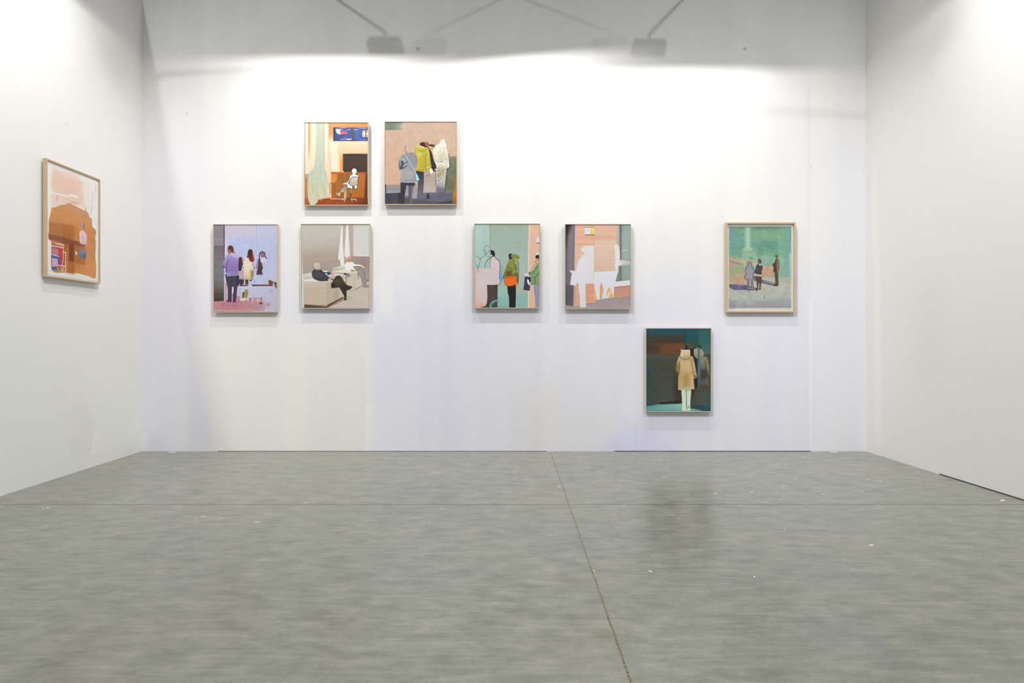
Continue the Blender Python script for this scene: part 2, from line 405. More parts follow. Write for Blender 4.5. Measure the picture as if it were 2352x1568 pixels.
    p.line([(775, 405), (785, 440), (800, 470)], 9, 'C4714A'); p.line([(795, 420), (812, 428)], 8, '5A2018')
    p.line([(680, 410), (720, 396), (760, 398)], 5, '7C9490', a=.7)
    p.poly([(850, 820), (870, 835), (892, 870), (885, 900), (855, 915), (832, 890), (838, 860)], [(820, 'F4F2F0'), (915, 'D8D8E2')], sm=True)
    p.line([(780, 940), (805, 945), (825, 925), (830, 885)], 7, '4A3E40')
    # grey coat with the round hood
    p.poly([(350, 1050), (585, 1060), (570, 1130), (545, 1250), (545, 1408), (485, 1408), (484, 1110), (450, 1100), (420, 1280), (415, 1408), (350, 1408)], [(350, '2E2C38'), (430, '332F3C'), (484, '3C3744'), (500, '5E5862'), (550, '6A6470')], ax='x')
    p.rect(484, 1060, 590, 1115, '332F3A', soft=6)
    p.ell(520, 700, 122, 140, '8F8B90')
    p.poly([(425, 600), (380, 610), (340, 660), (325, 740), (335, 830), (350, 860), (350, 1055), (480, 1060), (600, 1055), (608, 1030), (585, 900), (600, 860), (560, 700), (480, 590)], [(600, '7F8690'), (720, '82868E'), (800, '8C8E94'), (900, '9A9998'), (1055, '8F9094')], sm=False, sn=.03)
    p.ell(525, 705, 116, 140, [(565, '8C898F'), (845, '8E8A90')])
    p.poly([(345, 660), (400, 640), (440, 700), (400, 740), (350, 720)], '97A3B0', soft=12)
    p.line([(380, 720), (385, 770), (355, 830)], 42, '3E4650', soft=3)
    p.line([(335, 700), (330, 790), (345, 850)], 18, '5C646E', soft=4)
    p.line([(400, 760), (440, 740), (490, 710)], 10, '4A5058'); p.line([(395, 785), (440, 775), (490, 740)], 8, 'C2C8CE')
    p.line([(360, 838), (410, 815), (465, 772)], 12, '33363C'); p.line([(355, 850), (430, 835), (500, 785)], 8, 'B9BCC0')
    p.line([(390, 850), (450, 835), (505, 790)], 10, '54585E'); p.line([(350, 862), (430, 856), (510, 800)], 7, 'C9CBCC')
    p.poly([(400, 880), (560, 880), (570, 1000), (420, 1000)], 'A5A39E', soft=25, a=.7)
    p.line([(362, 880), (370, 960), (410, 1030)], 7, 'C6C8CA'); p.line([(352, 1050), (470, 1058), (600, 1050)], 8, 'B6BCC0')
    p.line([(530, 1015), (600, 1035)], 6, '6A6A6C')
    p.line([(425, 600), (455, 565), (428, 535), (425, 500), (440, 455)], 9, '55585E')
    p.line([(425, 598), (520, 760), (600, 900)], 13, 'A7C8D8', sm=False); p.line([(416, 602), (515, 775), (590, 905)], 4, '3F4A54', sm=False)
    p.poly([(592, 895), (612, 905), (648, 965), (645, 975), (668, 1015), (625, 1042), (605, 990)], '98D6E0'); p.line([(590, 910), (605, 1000), (622, 1042), (660, 1022)], 7, '2C3038')
    # pale figure
    W = [(1030, 352), (1085, 350), (1090, 400), (1112, 450), (1130, 560), (1150, 620), (1160, 760), (1165, 790), (1140, 835), (1112, 800), (1115, 880), (1100, 1000), (1092, 1080), (1085, 1215), (940, 1215), (945, 1000), (940, 870), (950, 780), (915, 720), (895, 600), (885, 540), (905, 480), (960, 440), (1010, 395)]
    p.line([(1150, 600), (1158, 700), (1165, 800), (1125, 850), (1115, 900), (1105, 1020), (1085, 1215)], 18, '3A3836')
    p.line([(935, 880), (940, 1120)], 8, '4A4440')
    p.poly(W, [(350, 'E8E0CC'), (400, 'E2DCCC'), (700, 'DAD4C2'), (780, 'E0DACC'), (900, 'C4BCA6'), (1050, 'B9B4A8'), (1120, '9A96A0'), (1160, '74727E'), (1215, '686A7A')])
    p.poly([(1040, 560), (1150, 640), (1150, 720), (960, 730), (960, 660)], 'C2B89E', soft=20, a=.5)
    p.poly([(950, 840), (1090, 800), (1090, 900), (960, 990)], 'A89F80', soft=25, a=.7)
    p.line([(920, 600), (935, 700), (930, 740)], 6, '8A8478'); p.line([(950, 772), (1020, 775), (1070, 790)], 7, '9A9484'); p.line([(1115, 740), (1120, 800)], 5, '6A665C')
    p.line([(1010, 395), (960, 440)], 5, 'A86A50'); p.line([(1030, 350), (1082, 348)], 8, 'D9A080')
    p.dots([(1000, 480), (1110, 480), (1150, 720), (960, 730), (960, 600)], 130, '6E6858', 2, 7)
    p.dots([(950, 700), (1070, 690), (1070, 730), (950, 735)], 30, '6E6450', 2, 6)
    p.dots([(950, 800), (1105, 790), (1095, 1080), (1080, 1160), (960, 1150)], 190, '57514A', 3, 10)
    p.dots([(950, 1000), (1095, 960), (1085, 1140), (980, 1140)], 90, 'EDE8DE', 2, 8)
    p.line([(925, 840), (950, 850)], 12, 'E9E4E0')
    p.line([(1095, 1300), (1095, 1312)], 6, 'C8C4B8')
    p.grain(.018)
    return p

def paint_three_from_behind():
    p = Paint((68, 75, 1072, 1460), 300, 'B9BDD9', 13)
    p.rect(68, 75, 1072, 1460, [(75, 'C3BFD2'), (230, 'BFBED6'), (300, 'B7BEDC'), (600, 'B5BADA'), (900, 'B9BEDA'), (1460, 'BBB6CC')], sn=.015)
    p.rect(240, 75, 745, 240, 'C6C0CC', soft=20, a=.7); p.rect(750, 75, 1072, 260, 'BCC0DC', soft=20, a=.8)
    p.line([(745, 75), (745, 235)], 5, '8A86A0', sm=False); p.line([(752, 235), (752, 500)], 4, 'A5A6C0', sm=False)
    p.rect(240, 300, 300, 600, 'CFCFE2', soft=18, a=.7)
    p.rect(68, 75, 232, 1310, [(75, '827F88'), (300, '88858A'), (400, '87828A'), (415, '6B666C'), (520, '716A6E'), (700, '74747A'), (900, '71757A'), (1060, '6B6A6C'), (1150, '5C5048'), (1240, '4E4038'), (1310, '3C3230')], sh=.03)
    p.rect(225, 75, 242, 640, [(75, '5A3440'), (400, '7C2A34'), (640, 'A04448')])
    p.rect(250, 860, 292, 1300, 'CFC9D6', soft=3); p.line([(262, 1010), (262, 1290)], 12, 'B2463E', sm=False)
    p.poly([(68, 1308), (300, 1295), (440, 1270), (620, 1290), (900, 1300), (960, 1340), (890, 1400), (860, 1460), (68, 1460)], [(68, 'B98288'), (300, 'B87C84'), (520, 'B58088'), (750, 'B98E98'), (860, 'B99AA8')], ax='x', soft=5, sn=.04)
    p.rect(420, 1215, 500, 1310, 'B98A96', soft=6); p.rect(620, 1240, 850, 1330, 'B98C96', soft=8, a=.8)
    p.line([(68, 1308), (250, 1300)], 5, 'E0D6D8'); p.line([(68, 1442), (250, 1440)], 6, 'E8D8C0'); p.line([(250, 1448), (660, 1440), (740, 1455), (1070, 1452)], 6, 'D9B8B0')
    p.line([(510, 1310), (515, 1440)], 4, '9C6A74', a=.6); p.line([(800, 1350), (800, 1440)], 5, '9A7480', a=.6)
    # dark ledge
    p.rect(430, 1036, 620, 1058, '5A4660', soft=2); p.rect(680, 1030, 1000, 1058, [(680, '3E3448'), (760, '644A62'), (1000, '6A5068')], ax='x', soft=2); p.rect(440, 1062, 1000, 1072, 'D9DCEC', soft=3)
    p.poly([(945, 965), (965, 955), (1020, 985), (1005, 1060), (950, 1055)], [(955, '6A5048'), (1000, '7E4A30'), (1060, '744A3C')], sm=False); p.line([(945, 965), (950, 1020)], 9, '40363C')
    p.poly([(1020, 990), (1070, 995), (1070, 1100), (1050, 1080), (1035, 1020)], '5A4440'); p.line([(950, 1130), (1010, 1125)], 6, '8C7E84'); p.line([(960, 1155), (1010, 1150)], 6, 'A88A8C')
    # man in lilac jacket
    p.poly([(250, 860), (470, 880), (472, 960), (445, 1070), (435, 1150), (420, 1318), (370, 1310), (372, 1180), (360, 1060), (352, 1130), (350, 1310), (290, 1308), (265, 1300), (290, 1260), (290, 1100), (262, 960)], [(250, '35303E'), (300, '413E50'), (360, '38364A'), (400, '424058'), (470, '2A2630')], ax='x', sn=.02)
    p.line([(356, 1060), (354, 1290)], 10, 'A83A40', sm=False, a=.9); p.line([(438, 1080), (428, 1250)], 8, '9A3A48', a=.9); p.poly([(362, 1070), (380, 1060), (382, 1130), (372, 1180), (360, 1180)], 'E6E4F0')
    p.poly([(290, 535), (330, 525), (400, 522), (450, 560), (470, 600), (465, 700), (470, 885), (280, 900), (265, 870), (262, 760), (225, 755), (208, 720), (240, 640), (260, 580)], [(520, 'B7AED0'), (580, '9F92C4'), (700, '8E7AB4'), (800, '8A72AE'), (900, '9A8ABC')], sm=False, sn=.02)
    p.poly([(290, 535), (400, 522), (455, 560), (468, 600), (440, 610), (330, 560)], 'C2B6CC', soft=8, a=.8)
    p.line([(295, 650), (280, 690), (262, 755), (230, 752), (212, 720)], 10, '4A3C66'); p.line([(215, 700), (245, 640)], 8, 'A79CD0')
    p.line([(262, 760), (265, 860)], 13, '4A2430'); p.ell(262, 850, 12, 8, 'E9E6EA')
    p.line([(318, 520), (350, 512), (398, 520)], 14, 'B83A30'); p.line([(380, 522), (400, 524)], 8, '4A2428')
    p.poly([(292, 430), (320, 408), (360, 410), (382, 450), (385, 505), (350, 512), (310, 540), (298, 510), (292, 480)], [(408, '4A3A2C'), (470, '4C3A2E'), (520, '4A3030')], sm=True)
    p.poly([(296, 480), (325, 470), (345, 508), (315, 530), (302, 515)], 'B5623E', sm=True); p.line([(288, 488), (300, 496)], 8, '2A2428'); p.line([(302, 505), (312, 540)], 7, '33241F')
    # dark woman behind
    p.poly([(470, 605), (500, 588), (525, 620), (528, 680), (520, 760), (505, 805), (465, 805), (462, 700)], [(588, '5A2C30'), (660, '4E2A30'), (700, '3A2E38'), (805, '35303C')], sm=True)
    p.line([(518, 630), (520, 680)], 9, 'A8504A'); p.line([(528, 690), (540, 760)], 10, '44303A')
    p.poly([(475, 815), (545, 800), (548, 940), (470, 935)], 'B3A2B0', sm=False); p.line([(475, 935), (550, 945)], 10, 'A25C68')
    p.poly([(440, 945), (550, 950), (545, 1020), (500, 1045), (440, 1050)], '38303C'); p.poly([(455, 1060), (480, 1010), (490, 1060)], 'A09AB4')
    # red haired woman in cream coat
    p.poly([(590, 590), (620, 600), (690, 640), (700, 700), (725, 770), (705, 800), (690, 900), (685, 945), (545, 945), (540, 850), (545, 760), (525, 730), (560, 660), (575, 600)], [(590, 'E0D8D6'), (700, 'DBD3C0'), (800, 'DDD0B2'), (900, 'CFC49C'), (945, 'C4B888')], sm=False, sn=.03)
    p.poly([(650, 800), (700, 790), (690, 940), (655, 940)], '9A8A4C', soft=6, a=.8); p.poly([(690, 820), (705, 815), (695, 910), (682, 910)], '8C5436', soft=2)
    p.line([(690, 690), (702, 740), (712, 785)], 9, '3C3A44'); p.line([(705, 790), (720, 770)], 8, '5A4A48'); p.line([(535, 745), (560, 740)], 6, 'A08A84'); p.line([(545, 780), (542, 930)], 5, 'B08A84')
    p.poly([(610, 520), (625, 475), (655, 464), (685, 490), (695, 550), (715, 620), (700, 665), (670, 672), (640, 650), (620, 610), (595, 600), (605, 560)], [(464, '3C2420'), (540, '44241C'), (600, '6A2818'), (672, '8A3020')], sm=True)
    p.line([(688, 530), (695, 580), (710, 630)], 16, 'BE3418'); p.line([(650, 520), (640, 590)], 26, '46261E', soft=4); p.poly([(595, 600), (625, 600), (635, 660), (605, 650)], 'E0C4A4', soft=4)
    p.rect(570, 948, 620, 1035, '53302C'); p.line([(612, 960), (610, 1020)], 9, '9A3A30'); p.poly([(575, 1020), (612, 1018), (615, 1045), (580, 1050)], '8A8038')
    p.poly([(635, 955), (690, 948), (660, 975), (640, 975)], '4C3038'); p.line([(690, 945), (705, 945)], 5, '4A3A44'); p.line([(722, 960), (715, 1020)], 4, '7A7A92')
    # half painted girl
    p.line([(795, 605), (800, 545), (815, 515), (845, 505), (880, 525), (888, 575), (908, 615)], 15, '3A2A34')
    p.poly([(815, 530), (850, 515), (880, 540), (878, 590), (840, 598), (815, 580)], [(515, '74505A'), (560, '9A7074'), (598, '8E6A74')], sm=True)
    p.poly([(770, 615), (795, 610), (765, 760), (735, 765), (738, 720)], 'A08AB8'); p.line([(735, 765), (765, 770)], 8, '3C3450')
    p.poly([(785, 612), (815, 618), (808, 660), (838, 690), (845, 730), (855, 765), (838, 800), (848, 870), (745, 872), (765, 780)], [(612, '3E2C34'), (700, '5A3838'), (770, '54383A'), (800, '3C323E'), (872, '423844')])
    p.poly([(815, 640), (840, 680), (915, 660), (910, 620), (860, 600), (810, 600)], 'CFCBE2', soft=4, a=.8)
    p.line([(770, 880), (860, 875)], 9, '9A98AE', soft=2); p.line([(720, 824), (755, 824)], 4, '5A5468')
    # unfinished leg passages
    p.poly([(490, 1115), (560, 1100), (620, 1040), (615, 1180), (600, 1270), (560, 1290), (490, 1280)], 'C2C6DA')
    p.poly([(565, 1110), (612, 1105), (620, 1150), (600, 1240), (530, 1245), (545, 1170)], [(1100, 'A09A52'), (1180, '8E8A30'), (1245, 'A08C48')]); p.poly([(525, 1155), (555, 1150), (540, 1245), (520, 1245)], '4A3A40')
    p.poly([(480, 1285), (530, 1245), (600, 1240), (560, 1290), (510, 1295)], 'D9CDA8'); p.line([(455, 1288), (500, 1296)], 6, '5A3A40'); p.line([(600, 1200), (580, 1300)], 8, '8A5A60'); p.line([(490, 1110), (488, 1230)], 5, '7A7A94')
    p.line([(655, 1255), (650, 1290)], 14, '7C4A54'); p.line([(690, 1258), (800, 1252)], 6, 'A8707C'); p.line([(682, 1260), (680, 1320)], 8, 'E9E0E6'); p.poly([(760, 1250), (800, 1290), (760, 1300)], 'D9CDB0'); p.line([(835, 1180), (838, 1290)], 12, 'CFC6AC', soft=3); p.line([(832, 1235), (825, 1300)], 10, '704650')
    p.poly([(795, 1330), (815, 1315), (845, 1325), (842, 1342), (800, 1345)], '2E2632'); p.poly([(915, 1370), (940, 1335), (972, 1330), (950, 1380)], '8A5C54'); p.line([(925, 1380), (975, 1350)], 6, 'D6C8B4')
    p.poly([(870, 1300), (1000, 1290), (990, 1390), (880, 1400)], 'BBA6B8', soft=14, a=.5)
    p.grain(.014)
    return p

def paint_two_seated_men():
    p = Paint((84, 68, 1170, 1405), 320, 'BDB2A6', 14)
    p.rect(84, 68, 1170, 1000, [(68, 'C8C6BE'), (250, 'C4BCB2'), (420, 'B9AEA4'), (560, 'B4A698'), (720, 'AEA096'), (900, 'A99A90')], sh=.02)
    p.poly([(84, 68), (720, 68), (680, 400), (84, 520)], 'C2BDB4', soft=40, a=.6)
    p.rect(84, 68, 105, 1405, [(68, 'CCCCC6'), (600, 'BFB4A8'), (860, 'D8D4CE'), (1405, 'D6D6D8')], soft=4)
    p.rect(735, 68, 915, 620, 'BAAAA0', soft=10)
    p.rect(855, 560, 1170, 960, [(560, 'A8968E'), (700, '9E8A84'), (960, 'B0A096')], soft=8, sn=.015)
    p.poly([(725, 90), (742, 90), (748, 400), (762, 600), (770, 745), (705, 745), (705, 660), (668, 610), (690, 420), (705, 260)], 'EAE8E4', soft=2)
    p.line([(665, 612), (703, 660), (706, 730)], 6, 'D9B88C', a=.8); p.line([(745, 120), (748, 420)], 4, 'CDB8A0')
    p.poly([(798, 75), (832, 75), (845, 300), (865, 590), (830, 610), (808, 645), (800, 600), (768, 560), (782, 330)], 'E9E6E2', soft=2)
    p.line([(770, 480), (772, 565), (805, 600), (808, 650)], 5, 'DDB88C', a=.8)
    p.rect(915, 75, 1170, 575, [(75, 'CFCFC9'), (575, 'D6D6D0')], sv=.01); p.line([(915, 572), (1166, 578)], 9, 'EDEBE6', sm=False); p.line([(915, 583), (1166, 588)], 7, '84766E', sm=False, a=.8)
    p.line([(912, 75), (912, 560)], 4, 'C9B8A8')
    # carpet
    p.poly([(84, 1400), (84, 1340), (480, 1390), (800, 1140), (960, 1110), (1050, 1050), (1170, 960), (1170, 1405)], [(950, 'CBB6A8'), (1100, 'CDC0B6'), (1405, 'CBBDB2')], sn=.015)
    p.poly([(84, 1340), (125, 1350), (470, 1380), (760, 1230), (800, 1270), (500, 1405), (84, 1405)], [(84, '9A8A84'), (150, '54463E'), (430, '5C4C42'), (760, 'A5948A')], ax='x', soft=3)
    p.poly([(84, 860), (112, 860), (122, 1405), (84, 1405)], 'D6D4D2', soft=2)
    # far armchair
    p.poly([(582, 765), (770, 730), (785, 800), (970, 820), (1040, 900), (1060, 1050), (945, 1120), (910, 1135), (800, 1040), (800, 890), (582, 870)], [(730, 'DDD6CA'), (880, 'CFC4B4'), (1135, 'C6B8A6')])
    p.poly([(582, 765), (735, 728), (770, 745), (745, 775), (600, 812), (582, 800)], [(728, 'E6E2DA'), (812, 'BFB0A0')]); p.line([(600, 812), (750, 778)], 6, 'A5927E')
    p.poly([(600, 818), (760, 790), (970, 815), (975, 838), (800, 845), (620, 835)], 'E2DED6', soft=3); p.poly([(600, 835), (770, 845), (770, 878), (600, 868)], 'B9AA98', soft=4)
    p.poly([(975, 840), (1040, 900), (1060, 1045), (945, 1115), (930, 1000)], [(840, 'CFC0B6'), (1115, 'D6C8BC')]); p.line([(930, 850), (932, 1110)], 5, 'AFA08E'); p.line([(945, 1114), (1040, 1054)], 8, '52443C')
    p.poly([(805, 900), (925, 850), (915, 1130), (850, 1130), (805, 1040)], 'CDC2B2', sv=.02); p.line([(850, 1128), (910, 1134)], 6, '8C6A50'); p.line([(800, 890), (800, 1010)], 10, '8A7A66')
    p.line([(775, 860), (800, 870)], 30, '40352E'); p.ell(832, 872, 17, 14, '5A4A3A'); p.line([(805, 912), (870, 888)], 10, '2F2822'); p.line([(690, 885), (795, 885)], 7, 'E9E6E2')
    # far man
    p.poly([(975, 800), (1040, 770), (1075, 790), (1100, 880), (1105, 950), (1160, 960), (1155, 980), (1110, 1000), (1120, 1040), (1160, 1060), (1155, 1075), (1065, 1068), (1070, 1010), (1020, 890), (975, 880)], [(770, '9C9890'), (1075, '96938C')])
    p.line([(940, 810), (1040, 770), (1080, 800), (1100, 880), (1105, 948), (1160, 962), (1108, 1000), (1125, 1045), (1160, 1068), (1065, 1068), (1050, 960), (1020, 892), (975, 885)], 6, '57544E')
    p.poly([(815, 670), (850, 660), (900, 665), (930, 700), (1040, 720), (1045, 745), (930, 740), (915, 760), (950, 800), (880, 820), (785, 800), (770, 730), (785, 690)], 'EFEDEA', sm=False); p.line([(915, 745), (1000, 742), (1040, 748)], 9, '5A4A44')
    p.poly([(1040, 722), (1070, 735), (1092, 765), (1080, 772), (1050, 750)], 'E8CDBC', sm=True); p.poly([(865, 795), (910, 795), (935, 815), (920, 828), (880, 820)], 'C98A72', sm=True)
    p.ell(856, 625, 40, 48, [(575, 'D9AB92'), (640, 'C98E74'), (675, 'AE7A64')]); p.line([(820, 600), (825, 655)], 12, 'B58872', soft=3); p.line([(885, 615), (892, 640)], 6, 'A86C58')
    p.poly([(972, 895), (1005, 895), (1012, 925), (980, 925)], 'E08C9C', soft=2); p.line([(988, 930), (990, 940)], 10, '7A7A74')
    # near sofa
    p.poly([(100, 870), (260, 840), (500, 810), (500, 830), (790, 880), (795, 950), (760, 1000), (540, 1010), (118, 985)], [(810, 'E2DED6'), (985, 'CFC6BA')])
    p.poly([(520, 880), (790, 885), (795, 980), (600, 980)], [(880, 'DED8CE'), (905, 'BFB2A2'), (980, 'D6CCBE')]); p.poly([(420, 810), (495, 808), (500, 830), (430, 830)], 'EAE6DE')
    p.poly([(105, 870), (250, 845), (270, 930), (125, 945)], [(845, 'E6E3DE'), (945, 'C2B6A6')]); p.line([(125, 940), (200, 935)], 9, 'B9AA94'); p.poly([(118, 950), (340, 940), (520, 985), (118, 985)], 'E6E3DE', soft=4)
    p.poly([(118, 980), (500, 982), (490, 1378), (118, 1345)], [(980, 'CDC2B4'), (1120, 'C6B6A2'), (1345, 'C4B6A2')], sh=.015)
    p.poly([(500, 982), (555, 1000), (560, 1095), (690, 1080), (765, 1220), (490, 1378)], [(490, 'C0AE98'), (560, 'C2B4A0'), (640, 'B8A894'), (765, 'D6CCBE')], ax='x')
    p.line([(498, 985), (492, 1370)], 6, 'B2A28C'); p.rect(640, 1090, 680, 1230, 'B5A48C', soft=14, a=.7)
    p.poly([(490, 1365), (752, 1228), (752, 1246), (490, 1385)], '3E3630'); p.line([(120, 1352), (440, 1368)], 7, 'B57A3C'); p.poly([(432, 1366), (490, 1366), (460, 1388), (435, 1385)], 'C8782E', soft=2)
    # near man
    p.poly([(555, 1000), (590, 960), (640, 895), (690, 884), (730, 920), (770, 990), (800, 1030), (840, 1050), (890, 1062), (900, 1080), (860, 1110), (805, 1130), (805, 1285), (768, 1288), (765, 1215), (690, 1080), (620, 1085), (560, 1090)], [(884, '312A26'), (960, '4A4238'), (1080, '332D28'), (1288, '2A2522')], sm=False)
    p.poly([(620, 930), (690, 940), (720, 1040), (630, 1060)], '4C443A', soft=18, a=.8); p.poly([(560, 1000), (620, 1010), (620, 1085), (560, 1088)], '2A2826', soft=5)
    p.poly([(415, 830), (550, 835), (552, 870), (500, 880)], '34384C'); p.poly([(550, 845), (590, 852), (615, 868), (575, 876)], 'D4967C', sm=True)
    p.poly([(270, 800), (300, 788), (390, 795), (430, 830), (520, 930), (510, 970), (440, 975), (370, 975), (280, 940), (248, 880), (250, 840)], [(788, '46444E'), (880, '4A464A'), (975, '3C3A44')], sm=True, sn=.015)
    p.line([(385, 795), (430, 850), (540, 940), (585, 950)], 18, '2C3048'); p.line([(280, 930), (370, 972), (500, 970)], 8, '2E2E3C'); p.poly([(462, 850), (490, 850), (500, 872), (480, 870)], 'EFEDEA'); p.line([(460, 850), (560, 950)], 7, '7C88A4', a=.8)
    p.poly([(515, 935), (555, 950), (580, 985), (570, 1005), (540, 995), (512, 965)], 'E3BBA8', sm=True); p.line([(548, 990), (575, 1000)], 8, 'C27C64')
    p.poly([(275, 740), (285, 700), (320, 680), (365, 690), (380, 740), (382, 790), (300, 790)], [(680, 'D2C8B6'), (790, 'BCAE98')], sm=True); p.line([(268, 740), (275, 770), (300, 790)], 7, '57504A')
    p.ell(840, 1250, 50, 26, 'A3A09A', soft=14, a=.6)
    p.rect(812, 1150, 840, 1200, 'BDB6AC', soft=8)
    p.grain(.008)
    return p

def paint_orange_bag_queue():
    p = Paint((70, 66, 1163, 1465), 310, 'A6B9AF', 15)
    p.rect(70, 66, 1163, 1465, [(66, 'A0B0A3'), (400, 'A2B5AA'), (800, 'A8BAB2'), (1100, 'A9BBB0'), (1245, 'A8B8A8')], sn=.015)
    p.rect(70, 66, 332, 810, [(70, 'AECBC6'), (332, 'AAC4BE')], ax='x', sn=.015)
    p.line([(333, 66), (333, 800)], 9, '74877A', sm=False, a=.85)
    p.line([(335, 365), (980, 362)], 4, '95A69C', sm=False, a=.6)
    p.rect(500, 755, 552, 890, '88AFAA', soft=3)
    p.rect(450, 1275, 660, 1465, '92B9B3'); p.rect(450, 1090, 640, 1275, 'A0C0BA', soft=8); p.rect(660, 1250, 978, 1465, '92B9B2', soft=3); p.rect(455, 1435, 660, 1465, '86ABA4', soft=6)
    p.rect(992, 66, 1163, 1465, [(66, 'E4B9A0'), (400, 'E2B8A2'), (900, 'DFBA9E'), (1465, 'E6BA98')], sn=.012)
    p.poly([(985, 66), (1000, 66), (990, 700), (990, 1465), (975, 1465), (975, 600)], 'E6D8C8', soft=1); p.line([(972, 560), (972, 1460)], 6, 'C8CFC4', a=.8)
    p.rect(1116, 286, 1163, 376, 'DCDCE6'); p.rect(1116, 376, 1163, 388, '2A2624')
    p.rect(1103, 545, 1163, 600, 'DCDADF')
    # pale mass
    p.poly([(70, 815), (335, 805), (345, 640), (400, 605), (450, 660), (492, 700), (495, 850), (492, 1080), (278, 1090), (282, 1300), (270, 1420), (200, 1465), (70, 1465)], [(600, 'DCC8C4'), (800, 'D6C6C6'), (1100, 'D6C8CC'), (1300, 'D8C4C4'), (1465, 'DDBCAE')], sn=.01)
    p.poly([(70, 815), (120, 812), (100, 900), (90, 1465), (70, 1465)], 'D9B9AC', soft=12, a=.8); p.poly([(70, 1400), (260, 1400), (200, 1465), (70, 1465)], 'DDB09A', soft=16, a=.8)
    D = '3A2E2C'
    for pts, w in (([(95, 607), (130, 622), (168, 650)], 6), ([(95, 745), (115, 770), (130, 805)], 6), ([(125, 880), (126, 820), (150, 730), (175, 650), (205, 610), (245, 595), (250, 570)], 6), ([(330, 455), (300, 432), (270, 430), (240, 450), (230, 490), (235, 520), (245, 555), (270, 570), (285, 565)], 5), ([(235, 508), (250, 512), (262, 508)], 5), ([(245, 550), (270, 547), (295, 543)], 5), ([(243, 800), (250, 740), (275, 680), (335, 640), (375, 605)], 8), ([(300, 600), (305, 635), (320, 640)], 5), ([(305, 545), (312, 520), (330, 508)], 5)):
        p.line(pts, w, D)
    p.line([(405, 600), (440, 650), (480, 670), (495, 720), (498, 850), (490, 950), (492, 1075), (280, 1090)], 9, '3C3034')
    p.poly([(335, 510), (370, 502), (400, 520), (412, 560), (410, 600), (375, 605), (360, 585), (340, 580), (348, 545)], '211C1E', sm=True); p.poly([(335, 590), (355, 575), (372, 595), (350, 612)], 'D8C4BC', sm=True); p.line([(335, 605), (360, 615), (395, 605)], 5, '4A3C38')
    p.poly([(282, 1090), (460, 1090), (458, 1250), (455, 1465), (165, 1465), (250, 1440), (275, 1400), (288, 1300)], [(282, '473C3A'), (380, '544644'), (460, '463A38')], ax='x', sv=.03); p.line([(385, 1190), (380, 1280)], 8, '352C2A', a=.7)
    p.line([(340, 1465), (352, 1410), (400, 1365), (450, 1352)], 34, '2E9E92'); p.line([(330, 1460), (342, 1400), (400, 1352), (448, 1342)], 8, '8FD0C8')
    p.rect(500, 892, 545, 1030, [(892, '62B2E2'), (1030, '5AA4DA')], soft=2); p.line([(503, 1022), (545, 1028)], 7, '86B8B8')
    # man in olive parka
    p.poly([(620, 1085), (765, 1085), (770, 1200), (762, 1465), (655, 1465), (650, 1280), (630, 1220)], '1F1D1C')
    p.poly([(665, 640), (720, 620), (800, 640), (815, 700), (812, 900), (815, 1020), (795, 1065), (780, 1000), (770, 925), (650, 935), (560, 985), (548, 950), (575, 870), (610, 770), (640, 690)], [(620, '93A05A'), (720, '8A9448'), (850, '7E8038'), (985, '6E6A2E')], sm=False, sn=.04)
    p.poly([(750, 650), (805, 650), (812, 880), (770, 890)], '97A85C', soft=6, a=.9); p.poly([(640, 720), (720, 680), (740, 780), (680, 860), (620, 850)], '8E9440', soft=14, a=.8); p.poly([(620, 850), (720, 870), (690, 920), (600, 940)], '5A4E1E', soft=12, a=.8)
    p.line([(718, 630), (745, 720), (770, 800), (770, 920)], 12, '2E2E22'); p.line([(728, 640), (755, 740)], 5, 'DCE0C0'); p.line([(640, 780), (660, 800), (640, 830)], 9, '3E3A1A'); p.line([(690, 800), (680, 850), (630, 870)], 8, '4A4420'); p.line([(700, 900), (755, 850), (770, 880)], 6, 'C8C890')
    p.line([(548, 985), (556, 930), (600, 830), (640, 700)], 5, '4A4A2C'); p.line([(812, 700), (812, 940), (805, 1060)], 7, '3E4428')
    p.poly([(650, 568), (690, 562), (730, 580), (700, 640), (660, 660), (648, 620)], '242019', sm=True)
    p.poly([(690, 590), (730, 562), (790, 570), (828, 610), (815, 640), (770, 640), (700, 620), (680, 605)], [(560, '9AA868'), (640, '80904A')], sm=True); p.line([(700, 610), (750, 600), (815, 640), (828, 612)], 6, '4A5428'); p.line([(715, 590), (770, 590), (800, 605)], 5, '5C6632')
    p.poly([(572, 965), (600, 945), (770, 930), (778, 990), (785, 1075), (720, 1100), (640, 1108), (590, 1090), (578, 1030)], [(930, 'E85A18'), (965, 'EE6A1C'), (1000, 'F26E1C'), (1108, 'F07020')], sm=False); p.line([(575, 968), (660, 965), (770, 940)], 9, 'D0480F')
    p.line([(566, 965), (575, 1040), (590, 1085), (650, 1108), (785, 1080), (780, 1000)], 6, '4A3020'); p.line([(650, 1090), (650, 1108)], 10, '3C2418'); p.line([(738, 1078), (738, 1100)], 12, '3C2418'); p.line([(600, 945), (770, 925)], 6, '5A2A18')
    # right man
    p.poly([(908, 890), (990, 885), (1020, 940), (915, 940)], 'D6D0DA')
    p.poly([(1070, 1090), (1158, 1090), (1155, 1465), (1105, 1465), (1095, 1290), (1078, 1200)], [(1070, '8C8CAE'), (1120, '9A9CC0'), (1158, '8488AE')], ax='x', sv=.03); p.line([(1075, 1110), (1098, 1290), (1105, 1460)], 5, '5A587A')
    p.poly([(1158, 720), (1100, 740), (1060, 790), (1030, 870), (990, 890), (1000, 930), (1030, 955), (1020, 1080), (1158, 1092)], [(720, '85A274'), (900, '83A070'), (1092, '7E9A68')], sn=.012)
